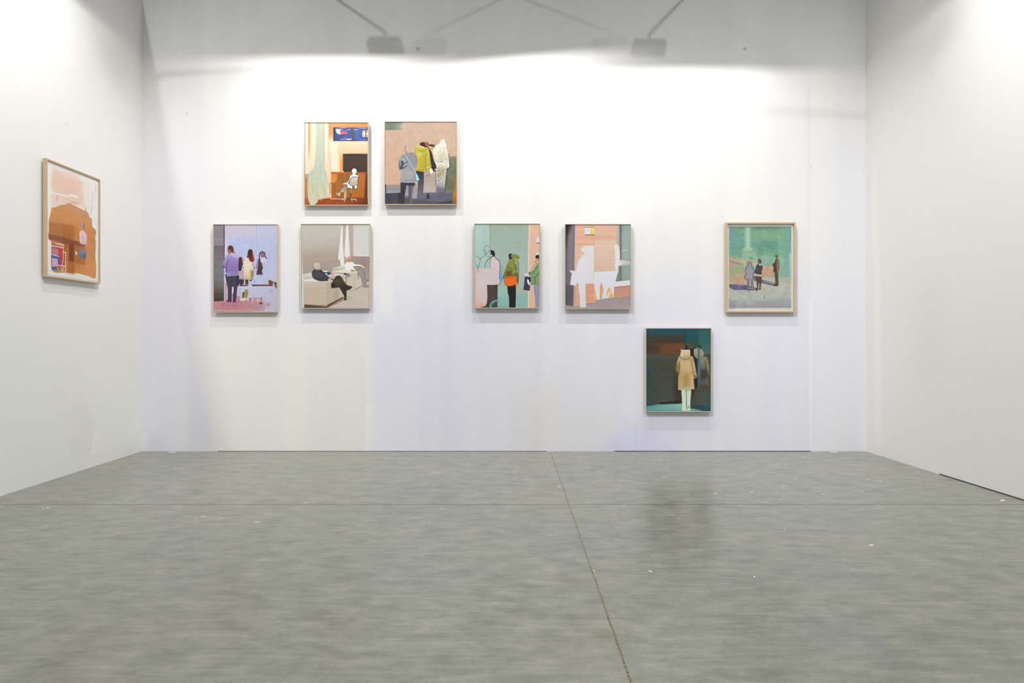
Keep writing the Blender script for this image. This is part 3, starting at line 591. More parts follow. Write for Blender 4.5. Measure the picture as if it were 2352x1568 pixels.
    p.poly([(1150, 715), (1105, 735), (1065, 780), (1040, 850), (1060, 840), (1080, 790), (1130, 735)], 'E4C8BC', soft=2); p.line([(1150, 715), (1090, 745), (1050, 810), (1040, 860)], 6, '3C4434'); p.line([(1130, 740), (1110, 810), (1060, 880), (1025, 890)], 7, '3A4632'); p.line([(1158, 880), (1100, 950), (1030, 960)], 8, '3C4632'); p.line([(1088, 965), (1082, 1070), (1022, 1072)], 8, '3A3C30'); p.line([(985, 890), (1015, 872)], 14, '2A2A28'); p.line([(1005, 935), (990, 900)], 8, '3A3E32')
    p.poly([(920, 942), (1025, 955), (1000, 1186), (895, 1168)], [(942, '3A304C'), (1050, '443A58'), (1186, '3C344E')], sn=.02); p.poly([(960, 990), (985, 1000), (1000, 1090), (980, 1080), (960, 1040)], 'ECECF0', sm=True); p.line([(985, 985), (1015, 1020)], 26, '2A2534'); p.line([(1008, 1040), (1010, 1085)], 10, 'D8D8DE')
    p.poly([(1098, 600), (1120, 582), (1158, 580), (1158, 670), (1130, 665), (1100, 635)], '1F1A1A', sm=False); p.poly([(1118, 645), (1145, 640), (1158, 680), (1135, 690)], 'D88C64', sm=True); p.poly([(1098, 650), (1120, 650), (1120, 705), (1092, 700)], 'E2C2B4'); p.line([(1105, 655), (1108, 690), (1090, 706), (1118, 712)], 6, '2A2220')
    p.grain(.012)
    return p

def paint_white_silhouettes():
    p = Paint((96, 73, 1190, 1478), 310, 'DFB49E', 16)
    p.rect(255, 73, 975, 1478, [(73, 'DCA890'), (160, 'E0B09A'), (300, 'DEA88E'), (360, 'E2B6A0'), (400, 'DBA488'), (450, 'E0B49E'), (700, 'E1B8A4'), (1478, 'DCA68E')], sh=.025)
    p.rect(585, 73, 975, 880, [(73, 'DBB09C'), (160, 'DDAE98'), (230, 'DAB6A2'), (310, 'DBA78E'), (350, 'D9BEA8'), (450, 'DCBEAA'), (560, 'D9BFAC'), (700, 'DABCAA'), (870, 'D8B7A2')], sh=.02)
    p.rect(440, 1070, 580, 1420, 'DB9E84', sh=.03)
    p.line([(582, 73), (580, 420)], 6, 'C29882', sm=False)
    p.rect(578, 870, 600, 1390, 'E9C09A', soft=5, a=.8)
    # dark doorway
    p.poly([(96, 73), (258, 73), (240, 1110), (228, 1455), (96, 1430)], [(96, '5A5258'), (130, '756E74'), (180, '847E86'), (240, '77707A')], ax='x')
    p.poly([(96, 73), (200, 73), (130, 250), (96, 500)], '231C1A', soft=28, a=.95)
    p.poly([(96, 1100), (240, 1060), (228, 1455), (96, 1430)], '58505C', soft=24, a=.8); p.poly([(96, 850), (200, 850), (180, 1050), (96, 1050)], '6E666E', soft=20, a=.6)
    p.line([(260, 73), (250, 700), (238, 1455)], 12, 'ABA3A8', sm=False)
    # floor
    p.poly([(96, 1425), (230, 1455), (450, 1418), (580, 1390), (600, 1345), (915, 1298), (1190, 1275), (1190, 1478), (96, 1478)], [(1275, '9C8C94'), (1360, 'A5989C'), (1478, 'A69A9C')], sn=.015)
    p.line([(450, 1418), (575, 1392)], 6, '8A5A52')
    # window
    p.rect(975, 73, 1190, 1040, [(975, 'A0A8A4'), (1020, '8C9690'), (1060, '8A9892'), (1190, '98A6A2')], ax='x', sv=.02)
    p.rect(965, 73, 1000, 420, [(965, 'B88F84'), (975, 'BAB8B4'), (1000, 'A8ACA8')], ax='x', soft=2)
    p.rect(1020, 73, 1042, 1010, '5C5A50', soft=2); p.rect(1050, 200, 1180, 680, '9CB0AA', soft=25, a=.7); p.poly([(1060, 495), (1135, 500), (1130, 520), (1060, 515)], 'BCC8C4', soft=4)
    p.rect(950, 770, 1020, 1030, '7C8880', soft=5); p.rect(1050, 800, 1150, 980, '93A39C', soft=20)
    p.poly([(1020, 660), (1190, 690), (1190, 735), (1110, 760), (1030, 780), (1020, 700)], [(660, 'CFCCCC'), (735, 'C2C2C0'), (780, '98A09C')], soft=3); p.line([(1025, 660), (1190, 688)], 5, '8C7A74', a=.7)
    p.poly([(940, 1035), (1190, 1005), (1190, 1095), (925, 1120)], 'DEDCE4'); p.line([(945, 1030), (1190, 1003)], 5, '7C8A88', a=.6)
    p.poly([(922, 1128), (1190, 1100), (1190, 1275), (915, 1298)], [(1100, 'C08A76'), (1160, 'C8907A'), (1298, 'CB9880')], sh=.03); p.line([(925, 1125), (1190, 1098)], 7, '9A625A')
    # sign
    p.rect(418, 116, 585, 246, 'DEDDE6'); p.rect(515, 122, 585, 240, [(515, 'DCCF6C'), (585, 'E4D67E')], ax='x', soft=3); p.line([(425, 118), (582, 118)], 7, '6A5E7C', sm=False); p.poly([(415, 240), (585, 240), (585, 254), (425, 252)], '6A4A48'); p.line([(448, 155), (482, 153)], 6, 'B8B6CC'); p.line([(445, 178), (484, 178)], 6, '9CA0B8'); p.line([(415, 125), (415, 240)], 4, 'C87E6C')
    # white bodies
    Wc = [(400, 'DBDADB'), (700, 'E0DEE2'), (1000, 'DEDDE6'), (1478, 'DCDAE0')]
    p.poly([(395, 425), (578, 425), (580, 1062), (440, 1068), (470, 900), (470, 500)], [(425, 'DADBDA'), (600, 'DDDBDC'), (1068, 'DBDADA')])
    p.line([(555, 615), (510, 680)], 5, 'E6D6C6'); p.line([(530, 780), (570, 850)], 4, 'E6DACC', a=.7)
    p.poly([(360, 500), (370, 465), (400, 455), (450, 460), (470, 500), (465, 590), (485, 650), (490, 800), (475, 1030), (435, 1080), (435, 1250), (445, 1465), (345, 1465), (340, 1280), (320, 1160), (305, 1050), (275, 1100), (175, 1085), (195, 950), (205, 890), (165, 845), (270, 850), (285, 770), (320, 680), (370, 590), (425, 580), (400, 530), (385, 515), (368, 520)], Wc)
    for pts in ([(420, 462), (455, 470), (470, 520), (462, 580), (480, 640), (485, 900), (470, 1040)], [(290, 890), (350, 870), (410, 800), (465, 735)], [(200, 880), (212, 905), (225, 1085)], [(165, 848), (205, 885), (240, 850)]):
        p.line(pts, 6, 'EBD2BC', a=.9)
    p.poly([(286, 1085), (300, 1040), (312, 1080), (318, 1150)], 'D98A60', soft=2); p.line([(285, 780), (265, 830)], 12, 'E09A74', soft=3, a=.8)
    p.poly([(585, 870), (945, 850), (940, 790), (920, 760), (940, 700), (930, 480), (915, 445), (945, 408), (985, 405), (1010, 450), (1020, 560), (1015, 700), (1055, 735), (990, 775), (992, 850), (960, 960), (920, 1115), (912, 1300), (780, 1312), (720, 1325), (630, 1340), (600, 1200), (585, 1100)], Wc)
    p.line([(975, 415), (1000, 480), (1012, 560)], 5, 'C8C6C6'); p.line([(1015, 690), (1055, 735), (985, 772)], 5, 'EBDCCB'); p.line([(590, 870), (640, 866)], 4, 'D6C8BC'); p.line([(945, 790), (925, 770), (940, 740)], 5, 'E6CDB8')
    p.poly([(697, 1040), (720, 1090), (742, 1175), (725, 1250), (715, 1325), (682, 1330), (680, 1180)], [(1040, 'D88E5A'), (1150, 'E0A67C'), (1325, 'DFA668')], sm=False); p.line([(684, 1100), (684, 1320)], 8, 'DE8E50')
    p.poly([(825, 1130), (850, 1140), (900, 1250), (905, 1300), (820, 1310), (840, 1250), (870, 1200), (850, 1190), (790, 1290), (800, 1180)], [(1130, 'E2B468'), (1310, 'DDB870')], sm=False)
    p.poly([(590, 1130), (612, 1240), (620, 1340), (590, 1345)], 'E4B07C', soft=3)
    p.grain(.008)
    return p

def paint_plaza_on_paper():
    p = Paint((138, 126, 1128, 1432), 310, 'E2E0DA', 17)
    q = (148, 135, 1118, 1420)
    p.rect(*q, [(135, '6E9480'), (200, '7BA389'), (330, '74A090'), (450, '72A092'), (560, '77A588'), (640, '8FB69E'), (720, '93B2A4'), (860, 'A2A996'), (960, 'B4B4A6'), (1100, 'BDBCB0'), (1250, 'B9B9B2'), (1330, 'A9A8AC'), (1420, '9A98A8')], soft=2, sn=.05)
    p.rect(148, 135, 240, 380, '7A9CA8', soft=22, a=.6); p.rect(150, 400, 350, 600, '74A694', soft=30, a=.6); p.rect(200, 280, 370, 420, '72A0A0', soft=25, a=.7)
    p.rect(560, 140, 900, 170, '62806E', soft=10, a=.7); p.poly([(500, 250), (1000, 200), (1000, 330), (550, 350)], '84AC84', soft=30, a=.7); p.poly([(700, 370), (980, 380), (980, 480), (720, 460)], '629490', soft=30, a=.7)
    p.rect(1000, 150, 1118, 930, [(1000, '8FB7A4'), (1040, '7CA898'), (1118, '86B0B0')], ax='x', soft=12, a=.75); p.line([(1022, 180), (1022, 940)], 4, '6C9A88', a=.5); p.rect(1100, 150, 1118, 400, '76A08C', soft=3)
    p.poly([(900, 250), (985, 300), (960, 500), (1030, 700), (930, 720), (940, 600)], '90BCA0', soft=16, a=.6)
    # pale column
    p.rect(385, 145, 495, 490, [(385, '84AE98'), (430, 'A4C8B0'), (445, 'BAD6C2'), (465, '9CC2AA'), (495, '80AA92')], ax='x', soft=5); p.poly([(355, 490), (385, 470), (495, 470), (525, 495), (500, 520), (370, 520)], 'A9C9B4', soft=6)
    p.poly([(350, 510), (560, 520), (560, 690), (350, 650)], '97BA9E', soft=16, a=.9); p.rect(465, 600, 520, 655, '7E9C84', soft=8)
    # bands of salmon and greens
    p.poly([(150, 615), (400, 665), (600, 690), (600, 730), (420, 740), (150, 655)], 'CFA283', soft=5); p.poly([(150, 660), (360, 715), (360, 745), (150, 690)], '7E9A90', soft=4); p.poly([(150, 690), (330, 740), (200, 755), (150, 740)], 'CB9C80', soft=4)
    p.poly([(150, 755), (400, 735), (420, 880), (150, 890)], 'A2AC88', soft=10, sn=.03); p.poly([(150, 890), (330, 880), (400, 820), (410, 1040), (150, 1035)], 'C0A487', soft=12, sn=.03)
    p.poly([(340, 860), (400, 830), (420, 1030), (240, 1040)], 'CB9E84', soft=14, a=.8); p.line([(255, 888), (300, 893)], 8, 'E6D6C6', soft=2); p.line([(350, 660), (400, 760)], 22, 'BCCAAE', soft=8, a=.7); p.line([(395, 680), (390, 700)], 14, 'DCD0B8', soft=2)
    p.poly([(420, 690), (600, 690), (560, 760), (520, 760)], 'B9AE90', soft=10, a=.8); p.line([(555, 715), (553, 740)], 14, 'D6E0CC', soft=2)
    p.poly([(680, 750), (830, 755), (845, 940), (660, 935), (670, 800)], [(750, 'D0A486'), (940, 'C9A084')], soft=5, sn=.02); p.line([(730, 810), (760, 790)], 8, '95A08C', soft=2)
    p.poly([(660, 935), (860, 935), (860, 985), (660, 965)], 'B8C4B2', soft=8); p.poly([(920, 720), (1118, 720), (1118, 940), (930, 940)], '8CB0A0', soft=14, a=.8); p.rect(920, 935, 1118, 960, 'B4C2B6', soft=8)
    p.poly([(1095, 560), (1118, 540), (1118, 940), (1100, 930)], 'C6D6D4', soft=6, a=.8)
    # shadows on the ground
    p.poly([(150, 1042), (240, 1038), (430, 1055), (440, 1130), (220, 1128), (150, 1085)], [(150, '585670'), (300, '6A6690'), (440, '55526A')], ax='x', sn=.03); p.line([(280, 1052), (350, 1060)], 12, '8E8AA0', soft=2)
    p.poly([(400, 1060), (560, 1090), (600, 1130), (430, 1138)], '5E5A6E'); p.poly([(470, 1088), (540, 1100), (560, 1122), (460, 1110)], 'A8A6AA')
    p.poly([(540, 980), (660, 965), (860, 1025), (850, 1065), (660, 1020)], '5C5A6E'); p.line([(680, 990), (840, 1035)], 10, 'ABAAB0')
    p.poly([(520, 900), (570, 905), (572, 985), (530, 975)], '76707E')
    p.rect(150, 1300, 250, 1420, '9896A2', soft=16, a=.8); p.line([(702, 1212), (700, 1276)], 9, '5A5A66'); p.rect(640, 1280, 1118, 1420, 'A3A2AC', soft=30, a=.6)
    p.line([(150, 1425), (500, 1415), (1118, 1418)], 6, 'E8E6E4')
    p.img += (p.noise(18, 18)*.018 + p.noise(120, 16)*.014)[..., None]
    # grey ghost figure
    G = [(440, 720), (455, 690), (480, 688), (495, 715), (500, 750), (530, 790), (538, 840), (520, 880), (525, 960), (515, 1000), (525, 1080), (530, 1135), (505, 1132), (490, 960), (460, 955), (455, 1080), (460, 1135), (435, 1125), (432, 960), (390, 950), (392, 910), (415, 880), (405, 820), (412, 780), (440, 755)]
    p.poly(G, '9A98A8', sm=False); p.line(G+[G[0]], 10, '4C4652', sm=False); p.line([(425, 830), (425, 850)], 6, 'D6D6DE'); p.line([(525, 830), (525, 850)], 5, 'C8C8D0'); p.poly([(430, 900), (515, 900), (515, 950), (440, 955)], 'A5A2A8', soft=10, a=.8)
    # woman in dark jacket
    p.poly([(565, 910), (662, 910), (655, 1000), (640, 1100), (648, 1125), (612, 1128), (625, 1060), (612, 1000), (598, 1140), (565, 1145), (582, 1080), (580, 1000), (565, 980)], [(910, '5E4436'), (980, '5A3226'), (1145, '4E2A22')])
    p.poly([(525, 880), (600, 885), (662, 895), (660, 920), (525, 900)], 'D2C2AA')
    p.poly([(598, 715), (640, 705), (668, 740), (672, 800), (655, 830), (660, 890), (600, 885), (540, 862), (560, 800), (580, 740)], [(705, '42343C'), (890, '4A3640')]); p.poly([(608, 715), (655, 708), (668, 745), (650, 740), (625, 755)], 'A9B8AC'); p.line([(600, 780), (595, 840)], 6, '6E6A70')
    p.poly([(595, 660), (615, 640), (640, 645), (655, 680), (652, 710), (615, 712), (600, 695)], '50474E', sm=True); p.ell(607, 675, 11, 20, '7E5248')
    # man with pale brown coat
    p.poly([(860, 860), (918, 850), (922, 1000), (925, 1040), (910, 1065), (842, 1068), (862, 1045), (872, 1000)], [(860, '8A2E20'), (882, '46402C'), (918, '5E563E')], ax='x')
    p.poly([(845, 1045), (910, 1040), (905, 1068), (840, 1066)], '4A2A20', soft=2)
    p.poly([(890, 630), (925, 640), (938, 700), (935, 800), (918, 860), (842, 850), (845, 760), (830, 750), (835, 715), (860, 700), (875, 650)], [(842, '40302A'), (885, '4A382C'), (905, '8A6C44'), (938, '7E6440')], ax='x', sm=False); p.line([(915, 680), (900, 760)], 12, 'A07E50', soft=3, a=.8); p.ell(842, 735, 14, 18, '5A2A20')
    p.poly([(868, 585), (890, 578), (912, 590), (908, 625), (885, 630), (872, 610)], '5E4640', sm=True); p.poly([(870, 595), (890, 600), (892, 625), (878, 620)], 'A04E34', sm=True)
    p.grain(.014)
    return p

def paint_beige_coat():
    p = Paint((78, 97, 1132, 1452), 300, '3F443C', 18)
    p.rect(78, 97, 1132, 1452, [(97, '1E5258'), (180, '254C4E'), (220, '38423E'), (300, '3C3A34'), (520, '46423A'), (700, '44463C'), (1000, '45483E'), (1300, '4A4E44'), (1380, '4A4C44')], sh=.02)
    p.rect(78, 97, 720, 190, [(97, '1C5660'), (190, '264A4C')], sh=.02); p.rect(78, 205, 700, 350, [(205, '3C3A36'), (350, '3E3830')], soft=6, sh=.02)
    p.rect(78, 340, 860, 515, [(78, '3F3A30'), (250, '4E3A28'), (400, '6A4024'), (560, '6E4426'), (700, '64442A'), (860, '4A4A34')], ax='x', soft=5, sh=.03)
    p.rect(320, 390, 520, 510, '6E4A30', soft=20, a=.6)
    p.rect(78, 515, 640, 610, '4A4A42', soft=10, a=.8, sh=.02); p.line([(78, 605), (350, 600), (620, 608)], 5, '34342E', a=.7)
    p.rect(78, 620, 300, 1340, [(78, '24504E'), (200, '3E4840'), (300, '46463C')], ax='x', soft=10, a=.6)
    p.rect(530, 850, 660, 1320, '3A362E', soft=20, a=.8); p.rect(580, 1100, 660, 1330, '3E2E26', soft=10, a=.8)
    p.rect(715, 97, 940, 345, [(97, '1F545A'), (345, '1E4C4C')], sv=.015); p.rect(940, 97, 1132, 520, [(97, '2C5A58'), (350, '2E625E'), (520, '4C6A62')], soft=6, sv=.015); p.rect(702, 97, 722, 360, '173B52', soft=2)
    p.rect(860, 340, 940, 420, '1E504C', soft=10, a=.9)
    p.rect(800, 460, 920, 1080, [(800, '221E1C'), (920, '2A2A28')], ax='x', soft=8); p.rect(760, 430, 860, 540, '241F1E', soft=10)
    p.rect(820, 1080, 950, 1300, '4A4034', soft=14); p.rect(960, 1000, 1132, 1160, '4E463A', soft=14, a=.9); p.rect(860, 1140, 1132, 1400, [(860, '4A4A3E'), (1000, '4C5248'), (1132, '2E5654')], ax='x', soft=12); p.rect(820, 1090, 860, 1210, '3A2A22', soft=6); p.rect(860, 925, 915, 1060, '241E1C', soft=4)
    # reflection of the coat
    p.poly([(1020, 560), (1070, 560), (1100, 640), (1120, 780), (1118, 900), (1080, 830), (1090, 1020), (960, 1010), (960, 600)], [(540, '8A8668'), (640, '868064'), (720, '6E6C60'), (800, '4A4644'), (900, '4C4840'), (1020, '5C6058')], soft=6); p.rect(965, 790, 1090, 920, '3E3A38', soft=16, a=.8); p.line([(1050, 640), (1065, 740), (1090, 860)], 14, '4C4C40', soft=4); p.line([(1085, 900), (1090, 1020)], 16, '6E7470', soft=6, a=.8); p.poly([(1060, 640), (1110, 700), (1118, 880), (1090, 820)], '8E8868', soft=8, a=.8)
    p.ell(940, 410, 45, 40, '3A2E34', soft=4); p.ell(912, 412, 14, 20, '5C668C', soft=4)
    p.poly([(865, 440), (930, 430), (985, 440), (1020, 500), (1015, 560), (960, 600), (900, 585), (862, 530)], [(430, 'A89C7C'), (520, '9E9270'), (600, '82785A')], sm=True, soft=2); p.line([(865, 445), (940, 455)], 6, 'C8BE9E', a=.7)
    p.rect(925, 410, 958, 1100, [(410, '2C6E90'), (700, '3E7488'), (950, '3A6670'), (1100, '3C5654')], soft=2); p.rect(940, 590, 962, 900, '4A7C8C', soft=4, a=.7)
    # floor
    p.poly([(78, 1365), (350, 1340), (660, 1330), (690, 1452), (78, 1452)], [(78, '4E8A88'), (300, '6CA6A0'), (660, '86BAB0')], ax='x', sh=.03); p.rect(78, 1400, 660, 1452, '6AA49E', soft=16, a=.5); p.rect(78, 1330, 200, 1362, '2A4A54', soft=8)
    p.poly([(290, 1315), (560, 1290), (660, 1300), (660, 1330), (300, 1345)], '2A2622', soft=5); p.poly([(800, 1410), (900, 1425), (1000, 1452), (790, 1452)], '6EA8A2', soft=4); p.poly([(810, 1340), (1132, 1380), (1132, 1452), (1000, 1445), (820, 1405)], [(810, '3A4440'), (950, '2C4650'), (1132, '1E5260')], ax='x', soft=6)
    p.rect(118, 785, 146, 890, '21406C', soft=1.5); p.line([(586, 985), (586, 1000)], 10, '6A6080', soft=2)
    # figure
    p.poly([(655, 1100), (818, 1100), (815, 1180), (800, 1290), (800, 1452), (668, 1452), (668, 1350), (660, 1230)], [(1100, 'B4C49C'), (1140, 'CBDCC0'), (1250, 'CCDED0'), (1350, 'D6E2D2'), (1452, 'CFE0D4')], sm=False)
    p.line([(738, 1115), (735, 1200), (740, 1290), (736, 1380), (745, 1420)], 16, '7C9A80', soft=2); p.line([(730, 1330), (745, 1350)], 14, '5E8C80', soft=2); p.poly([(750, 1380), (785, 1360), (790, 1400), (755, 1420)], 'B0B48C', soft=4); p.line([(815, 1110), (800, 1290)], 6, 'A8B08C'); p.line([(662, 1200), (668, 1340)], 5, '9A8A5C')
    p.ell(725, 412, 46, 38, '2C2228'); p.ell(698, 408, 18, 24, '5A5880', soft=3)
    p.poly([(610, 560), (650, 540), (800, 545), (845, 560), (870, 660), (890, 760), (900, 830), (915, 870), (905, 915), (865, 915), (850, 880), (870, 1080), (865, 1095), (730, 1095), (650, 1108), (605, 1100), (610, 900), (600, 840), (565, 770), (575, 690), (595, 600)], [(540, 'B99E6E'), (700, 'BFA578'), (850, 'BA9C68'), (950, 'B8995E'), (1050, 'B8A070'), (1108, 'C2AC80')], sm=False, sn=.03)
    p.poly([(640, 620), (800, 620), (820, 800), (640, 830)], 'CDB488', soft=25, a=.8); p.poly([(710, 850), (760, 830), (770, 1040), (690, 1060)], 'A88850', soft=18, a=.7); p.poly([(800, 840), (850, 860), (860, 1080), (810, 1080)], 'CDB88C', soft=14, a=.8); p.rect(620, 950, 680, 1080, 'C2A878', soft=14, a=.7)
    p.poly([(570, 690), (620, 680), (625, 760), (600, 850), (565, 770)], '8A6A2E', soft=5, a=.9); p.line([(622, 640), (628, 760), (610, 850)], 9, '5E451E', soft=2); p.line([(595, 800), (605, 860)], 12, '6E5224', soft=2); p.line([(820, 620), (840, 760), (860, 860)], 9, '7A5E30', soft=2); p.line([(855, 790), (885, 840)], 9, 'E0CFA4'); p.line([(870, 800), (880, 830)], 7, '5A4220'); p.poly([(850, 860), (915, 870), (905, 915), (860, 910)], '8A6C3C', soft=3); p.line([(862, 905), (868, 918)], 9, 'DCCFB8'); p.line([(585, 665), (615, 660)], 5, '6E5426')
    p.line([(715, 610), (716, 780)], 4, 'A08656'); p.line([(610, 880), (606, 1095)], 6, 'D8C69A'); p.line([(605, 1100), (660, 1104), (730, 1088), (865, 1088)], 8, 'E0D2AE'); p.line([(650, 820), (700, 770)], 6, '94763E', soft=2, a=.7)
    p.poly([(648, 445), (700, 448), (790, 450), (800, 500), (800, 560), (760, 598), (690, 598), (650, 570), (635, 530), (650, 480)], [(445, 'D6C6A8'), (520, 'CDBA96'), (598, 'B49A6A')], sm=True); p.line([(648, 446), (700, 462), (780, 448), (798, 490)], 7, 'EDE3CC'); p.line([(705, 470), (706, 580)], 4, 'B09870'); p.line([(645, 575), (690, 602), (760, 600), (800, 565)], 8, '6E5428'); p.poly([(650, 480), (690, 500), (670, 570), (640, 530)], 'DCCDAC', soft=8, a=.8)
    p.grain(.01)
    return p

def paint_counter_on_paper():
    # plan coordinates of a straight-on sheet: 0..740 across (0 = edge nearest the viewer), 0..1000 down
    p = Paint((0, 0, 740, 1000), 300, 'E4E2E0', 19)
    p.poly([(60, 30), (420, 30), (500, 60), (520, 200), (560, 330), (420, 380), (200, 390), (50, 430)], [(30, 'E8CABE'), (150, 'E4C0B2'), (300, 'E3C8BA'), (430, 'E2D2C4')], soft=14, sn=.03)
    p.poly([(80, 60), (400, 60), (440, 230), (250, 290), (80, 230)], 'E2B8A8', soft=40, a=.7)
    p.rect(500, 30, 620, 420, 'E6D6CA', soft=24, a=.8, sv=.03); p.rect(620, 60, 700, 520, 'E2E0E2', soft=8, sv=.02)
    for x, a, b in ((655, 120, 330), (705, 60, 120), (630, 280, 360), (500, 180, 230)): p.line([(x, a), (x-6, b)], 14, 'DDB8A4', soft=3, a=.8)
    p.line([(60, 262), (280, 250)], 10, 'F0ECE8', soft=3); p.line([(300, 230), (430, 225)], 16, 'F0E8E2', soft=3); p.line([(130, 272), (128, 320)], 16, 'CFA086', soft=4); p.line([(330, 290), (430, 285)], 12, 'D49C7C', soft=4); p.line([(545, 310), (550, 345)], 14, 'B8845E', soft=3); p.line([(400, 310), (520, 318)], 10, 'EBE4DC', soft=3)
    B = [(60, 400), (110, 385), (180, 350), (250, 330), (300, 305), (360, 315), (480, 330), (585, 345), (600, 380), (640, 395), (655, 470), (700, 490), (715, 520), (700, 560), (708, 650), (700, 760), (712, 850), (700, 975), (600, 968), (420, 955), (240, 965), (60, 960), (52, 720), (18, 690), (10, 650), (22, 600), (20, 520), (35, 470)]
    p.poly(B, [(305, 'C08862'), (360, 'CA8A50'), (450, 'CA8242'), (600, 'C67C3A'), (760, 'CA823E'), (850, 'CC823A'), (975, 'CE883E')], sm=True, sh=.03)
    p.poly([(300, 318), (580, 350), (590, 385), (300, 360)], 'C08868', soft=10, a=.8)
    p.poly([(20, 520), (380, 510), (380, 640), (20, 640)], 'A8642E', soft=6, a=.7, sh=.02)
    p.poly([(15, 640), (200, 635), (530, 655), (530, 710), (20, 690)], '8A4A26', soft=5, sh=.02)
    p.poly([(240, 700), (380, 690), (375, 860), (250, 850)], '9A5624', soft=6); p.poly([(300, 690), (375, 690), (370, 850), (300, 850)], '7A3E18', soft=6); p.rect(375, 690, 540, 860, 'AC6430', soft=6); p.poly([(290, 850), (380, 848), (380, 968), (270, 965)], 'A65C28', soft=6, a=.8); p.line([(380, 865), (550, 858)], 5, '8E4E20', a=.6)
    p.poly([(255, 720), (290, 720), (290, 840), (255, 840)], 'B5702E', soft=6)
    # woman
    p.poly([(450, 560), (480, 535), (520, 535), (560, 570), (565, 620), (548, 660), (462, 660), (455, 610)], [(535, 'E4C2CC'), (600, 'DDB4C0'), (660, 'D6A8BC')], sm=True); p.line([(452, 570), (468, 655)], 7, 'F0DCE0'); p.line([(500, 560), (515, 640)], 8, 'CFA0B2', soft=3)
    p.poly([(478, 470), (500, 440), (525, 455), (528, 500), (515, 530), (490, 525), (480, 500)], [(440, 'A89888'), (480, '8A7866'), (530, '7E6A5C')], sm=True); p.line([(490, 460), (495, 510)], 8, 'D8CCC0', soft=2); p.line([(512, 455), (518, 500)], 6, '5E5046', soft=2); p.rect(488, 520, 516, 545, 'D8A898', soft=2)
    p.poly([(455, 725), (550, 725), (556, 770), (530, 800), (480, 800), (452, 775)], [(720, '5A86B8'), (760, '4E74A6'), (800, '3E6488')], sm=True); p.poly([(480, 722), (540, 722), (520, 750)], 'B8684C', soft=2); p.poly([(505, 760), (552, 745), (545, 795), (510, 800)], '4A5260', soft=6); p.poly([(388, 745), (420, 760), (395, 790)], 'E9E0CC')
    # rack of magazines
    p.poly([(55, 715), (235, 715), (240, 965), (55, 960)], 'B05A3A', soft=2); p.rect(58, 740, 215, 830, [(740, 'B8545C'), (790, 'B86A70'), (830, 'A84450')]); p.rect(140, 740, 220, 920, [(740, 'C8382C'), (920, 'C83026')], soft=3); p.rect(70, 760, 150, 810, 'BC8088', soft=4)
    p.line([(60, 838), (140, 838), (158, 860), (158, 905)], 24, '3A5EA0'); p.poly([(60, 850), (140, 850), (140, 920), (60, 930)], 'C2A8BC', soft=2); p.poly([(60, 930), (130, 925), (130, 960), (60, 960)], '5674AA', soft=3); p.poly([(130, 915), (200, 935), (240, 950), (220, 968), (130, 962)], 'C08A30', soft=3); p.line([(60, 940), (120, 935)], 8, '3A3450'); p.line([(150, 930), (220, 962)], 9, 'B03A2A')
    for pts in ([(60, 740), (215, 738)], [(215, 738), (215, 830), (200, 905)], [(110, 716), (215, 714), (215, 740)], [(145, 905), (245, 905)], [(250, 778), (245, 905), (240, 960)], [(215, 778), (252, 778)], [(60, 818), (150, 826)], [(190, 910), (190, 960)], [(215, 910), (212, 962)]):
        p.line(pts, 7, 'E9E2DE', sm=False)
    p.line([(0, 966), (300, 972), (500, 985), (740, 978)], 5, 'B4ACA4', soft=2, a=.7)
    p.grain(.012)
    return p

PAINTINGS = dict(waiting=paint_waiting_room, queue=paint_queue_backs, three=paint_three_from_behind, seated=paint_two_seated_men,
                 orange=paint_orange_bag_queue, white=paint_white_silhouettes, plaza=paint_plaza_on_paper, coat=paint_beige_coat, counter=paint_counter_on_paper)
# ---------------------------------------------------------------- materials
def wall_paint_material(name):
    k = N(name); tc = k.n('ShaderNodeTexCoord')
    at = k.n('ShaderNodeAttribute', attribute_name='paint')
    f = k.noise(tc.outputs['Object'], 170, 3, 0.7)
    g = k.noise(tc.outputs['Object'], 90, 3)
    s = k.math('ADD', k.math('MULTIPLY', f, 0.14), 0.93)
    x = k.n('ShaderNodeVectorMath', operation='SCALE'); k.l(at.outputs['Color'], x.inputs[0]); k.l(s, x.inputs['Scale'])
    k.l(x.outputs[0], k.b.inputs['Base Color'])
    k.b.inputs['Roughness'].default_value = 0.75; k.b.inputs['Specular IOR Level'].default_value = 0.2
    k.bump(k.math('ADD', f, k.math('MULTIPLY', g, 0.8)), 0.25, 0.004)
    return k.m
def canvas_material(name, rough, weave):
    k = N(name); tc = k.n('ShaderNodeTexCoord')
    at = k.n('ShaderNodeAttribute', attribute_name='paint')
    k.l(at.outputs['Color'], k.b.inputs['Base Color'])
    k.b.inputs['Roughness'].default_value = rough; k.b.inputs['Specular IOR Level'].default_value = 0.25
    k.bump(k.noise(tc.outputs['Object'], weave, 2), 0.15, 0.001)
    return k.m
M_WALL = wall_paint_material('matt_white_wall_paint')
M_CANVAS = canvas_material('oil_paint_on_canvas', 0.55, 700)
M_PAPER = canvas_material('paint_on_paper', 0.75, 300)
def wood(name, a, b):
    k = N(name); tc = k.n('ShaderNodeTexCoord'); mp = k.n('ShaderNodeMapping')
    mp.inputs['Scale'].default_value = (60, 60, 6); k.l(tc.outputs['Object'], mp.inputs['Vector'])
    f = k.noise(mp.outputs['Vector'], 1.0, 4, 0.6)
    k.l(k.ramp(f, [(0.3, hexlin(a)), (0.7, hexlin(b))]), k.b.inputs['Base Color'])
    k.b.inputs['Roughness'].default_value = 0.5; k.b.inputs['Specular IOR Level'].default_value = 0.3
    return k.m
M_BIRCH = wood('pale_birch', 'C6B8A2', 'D4C7B2')
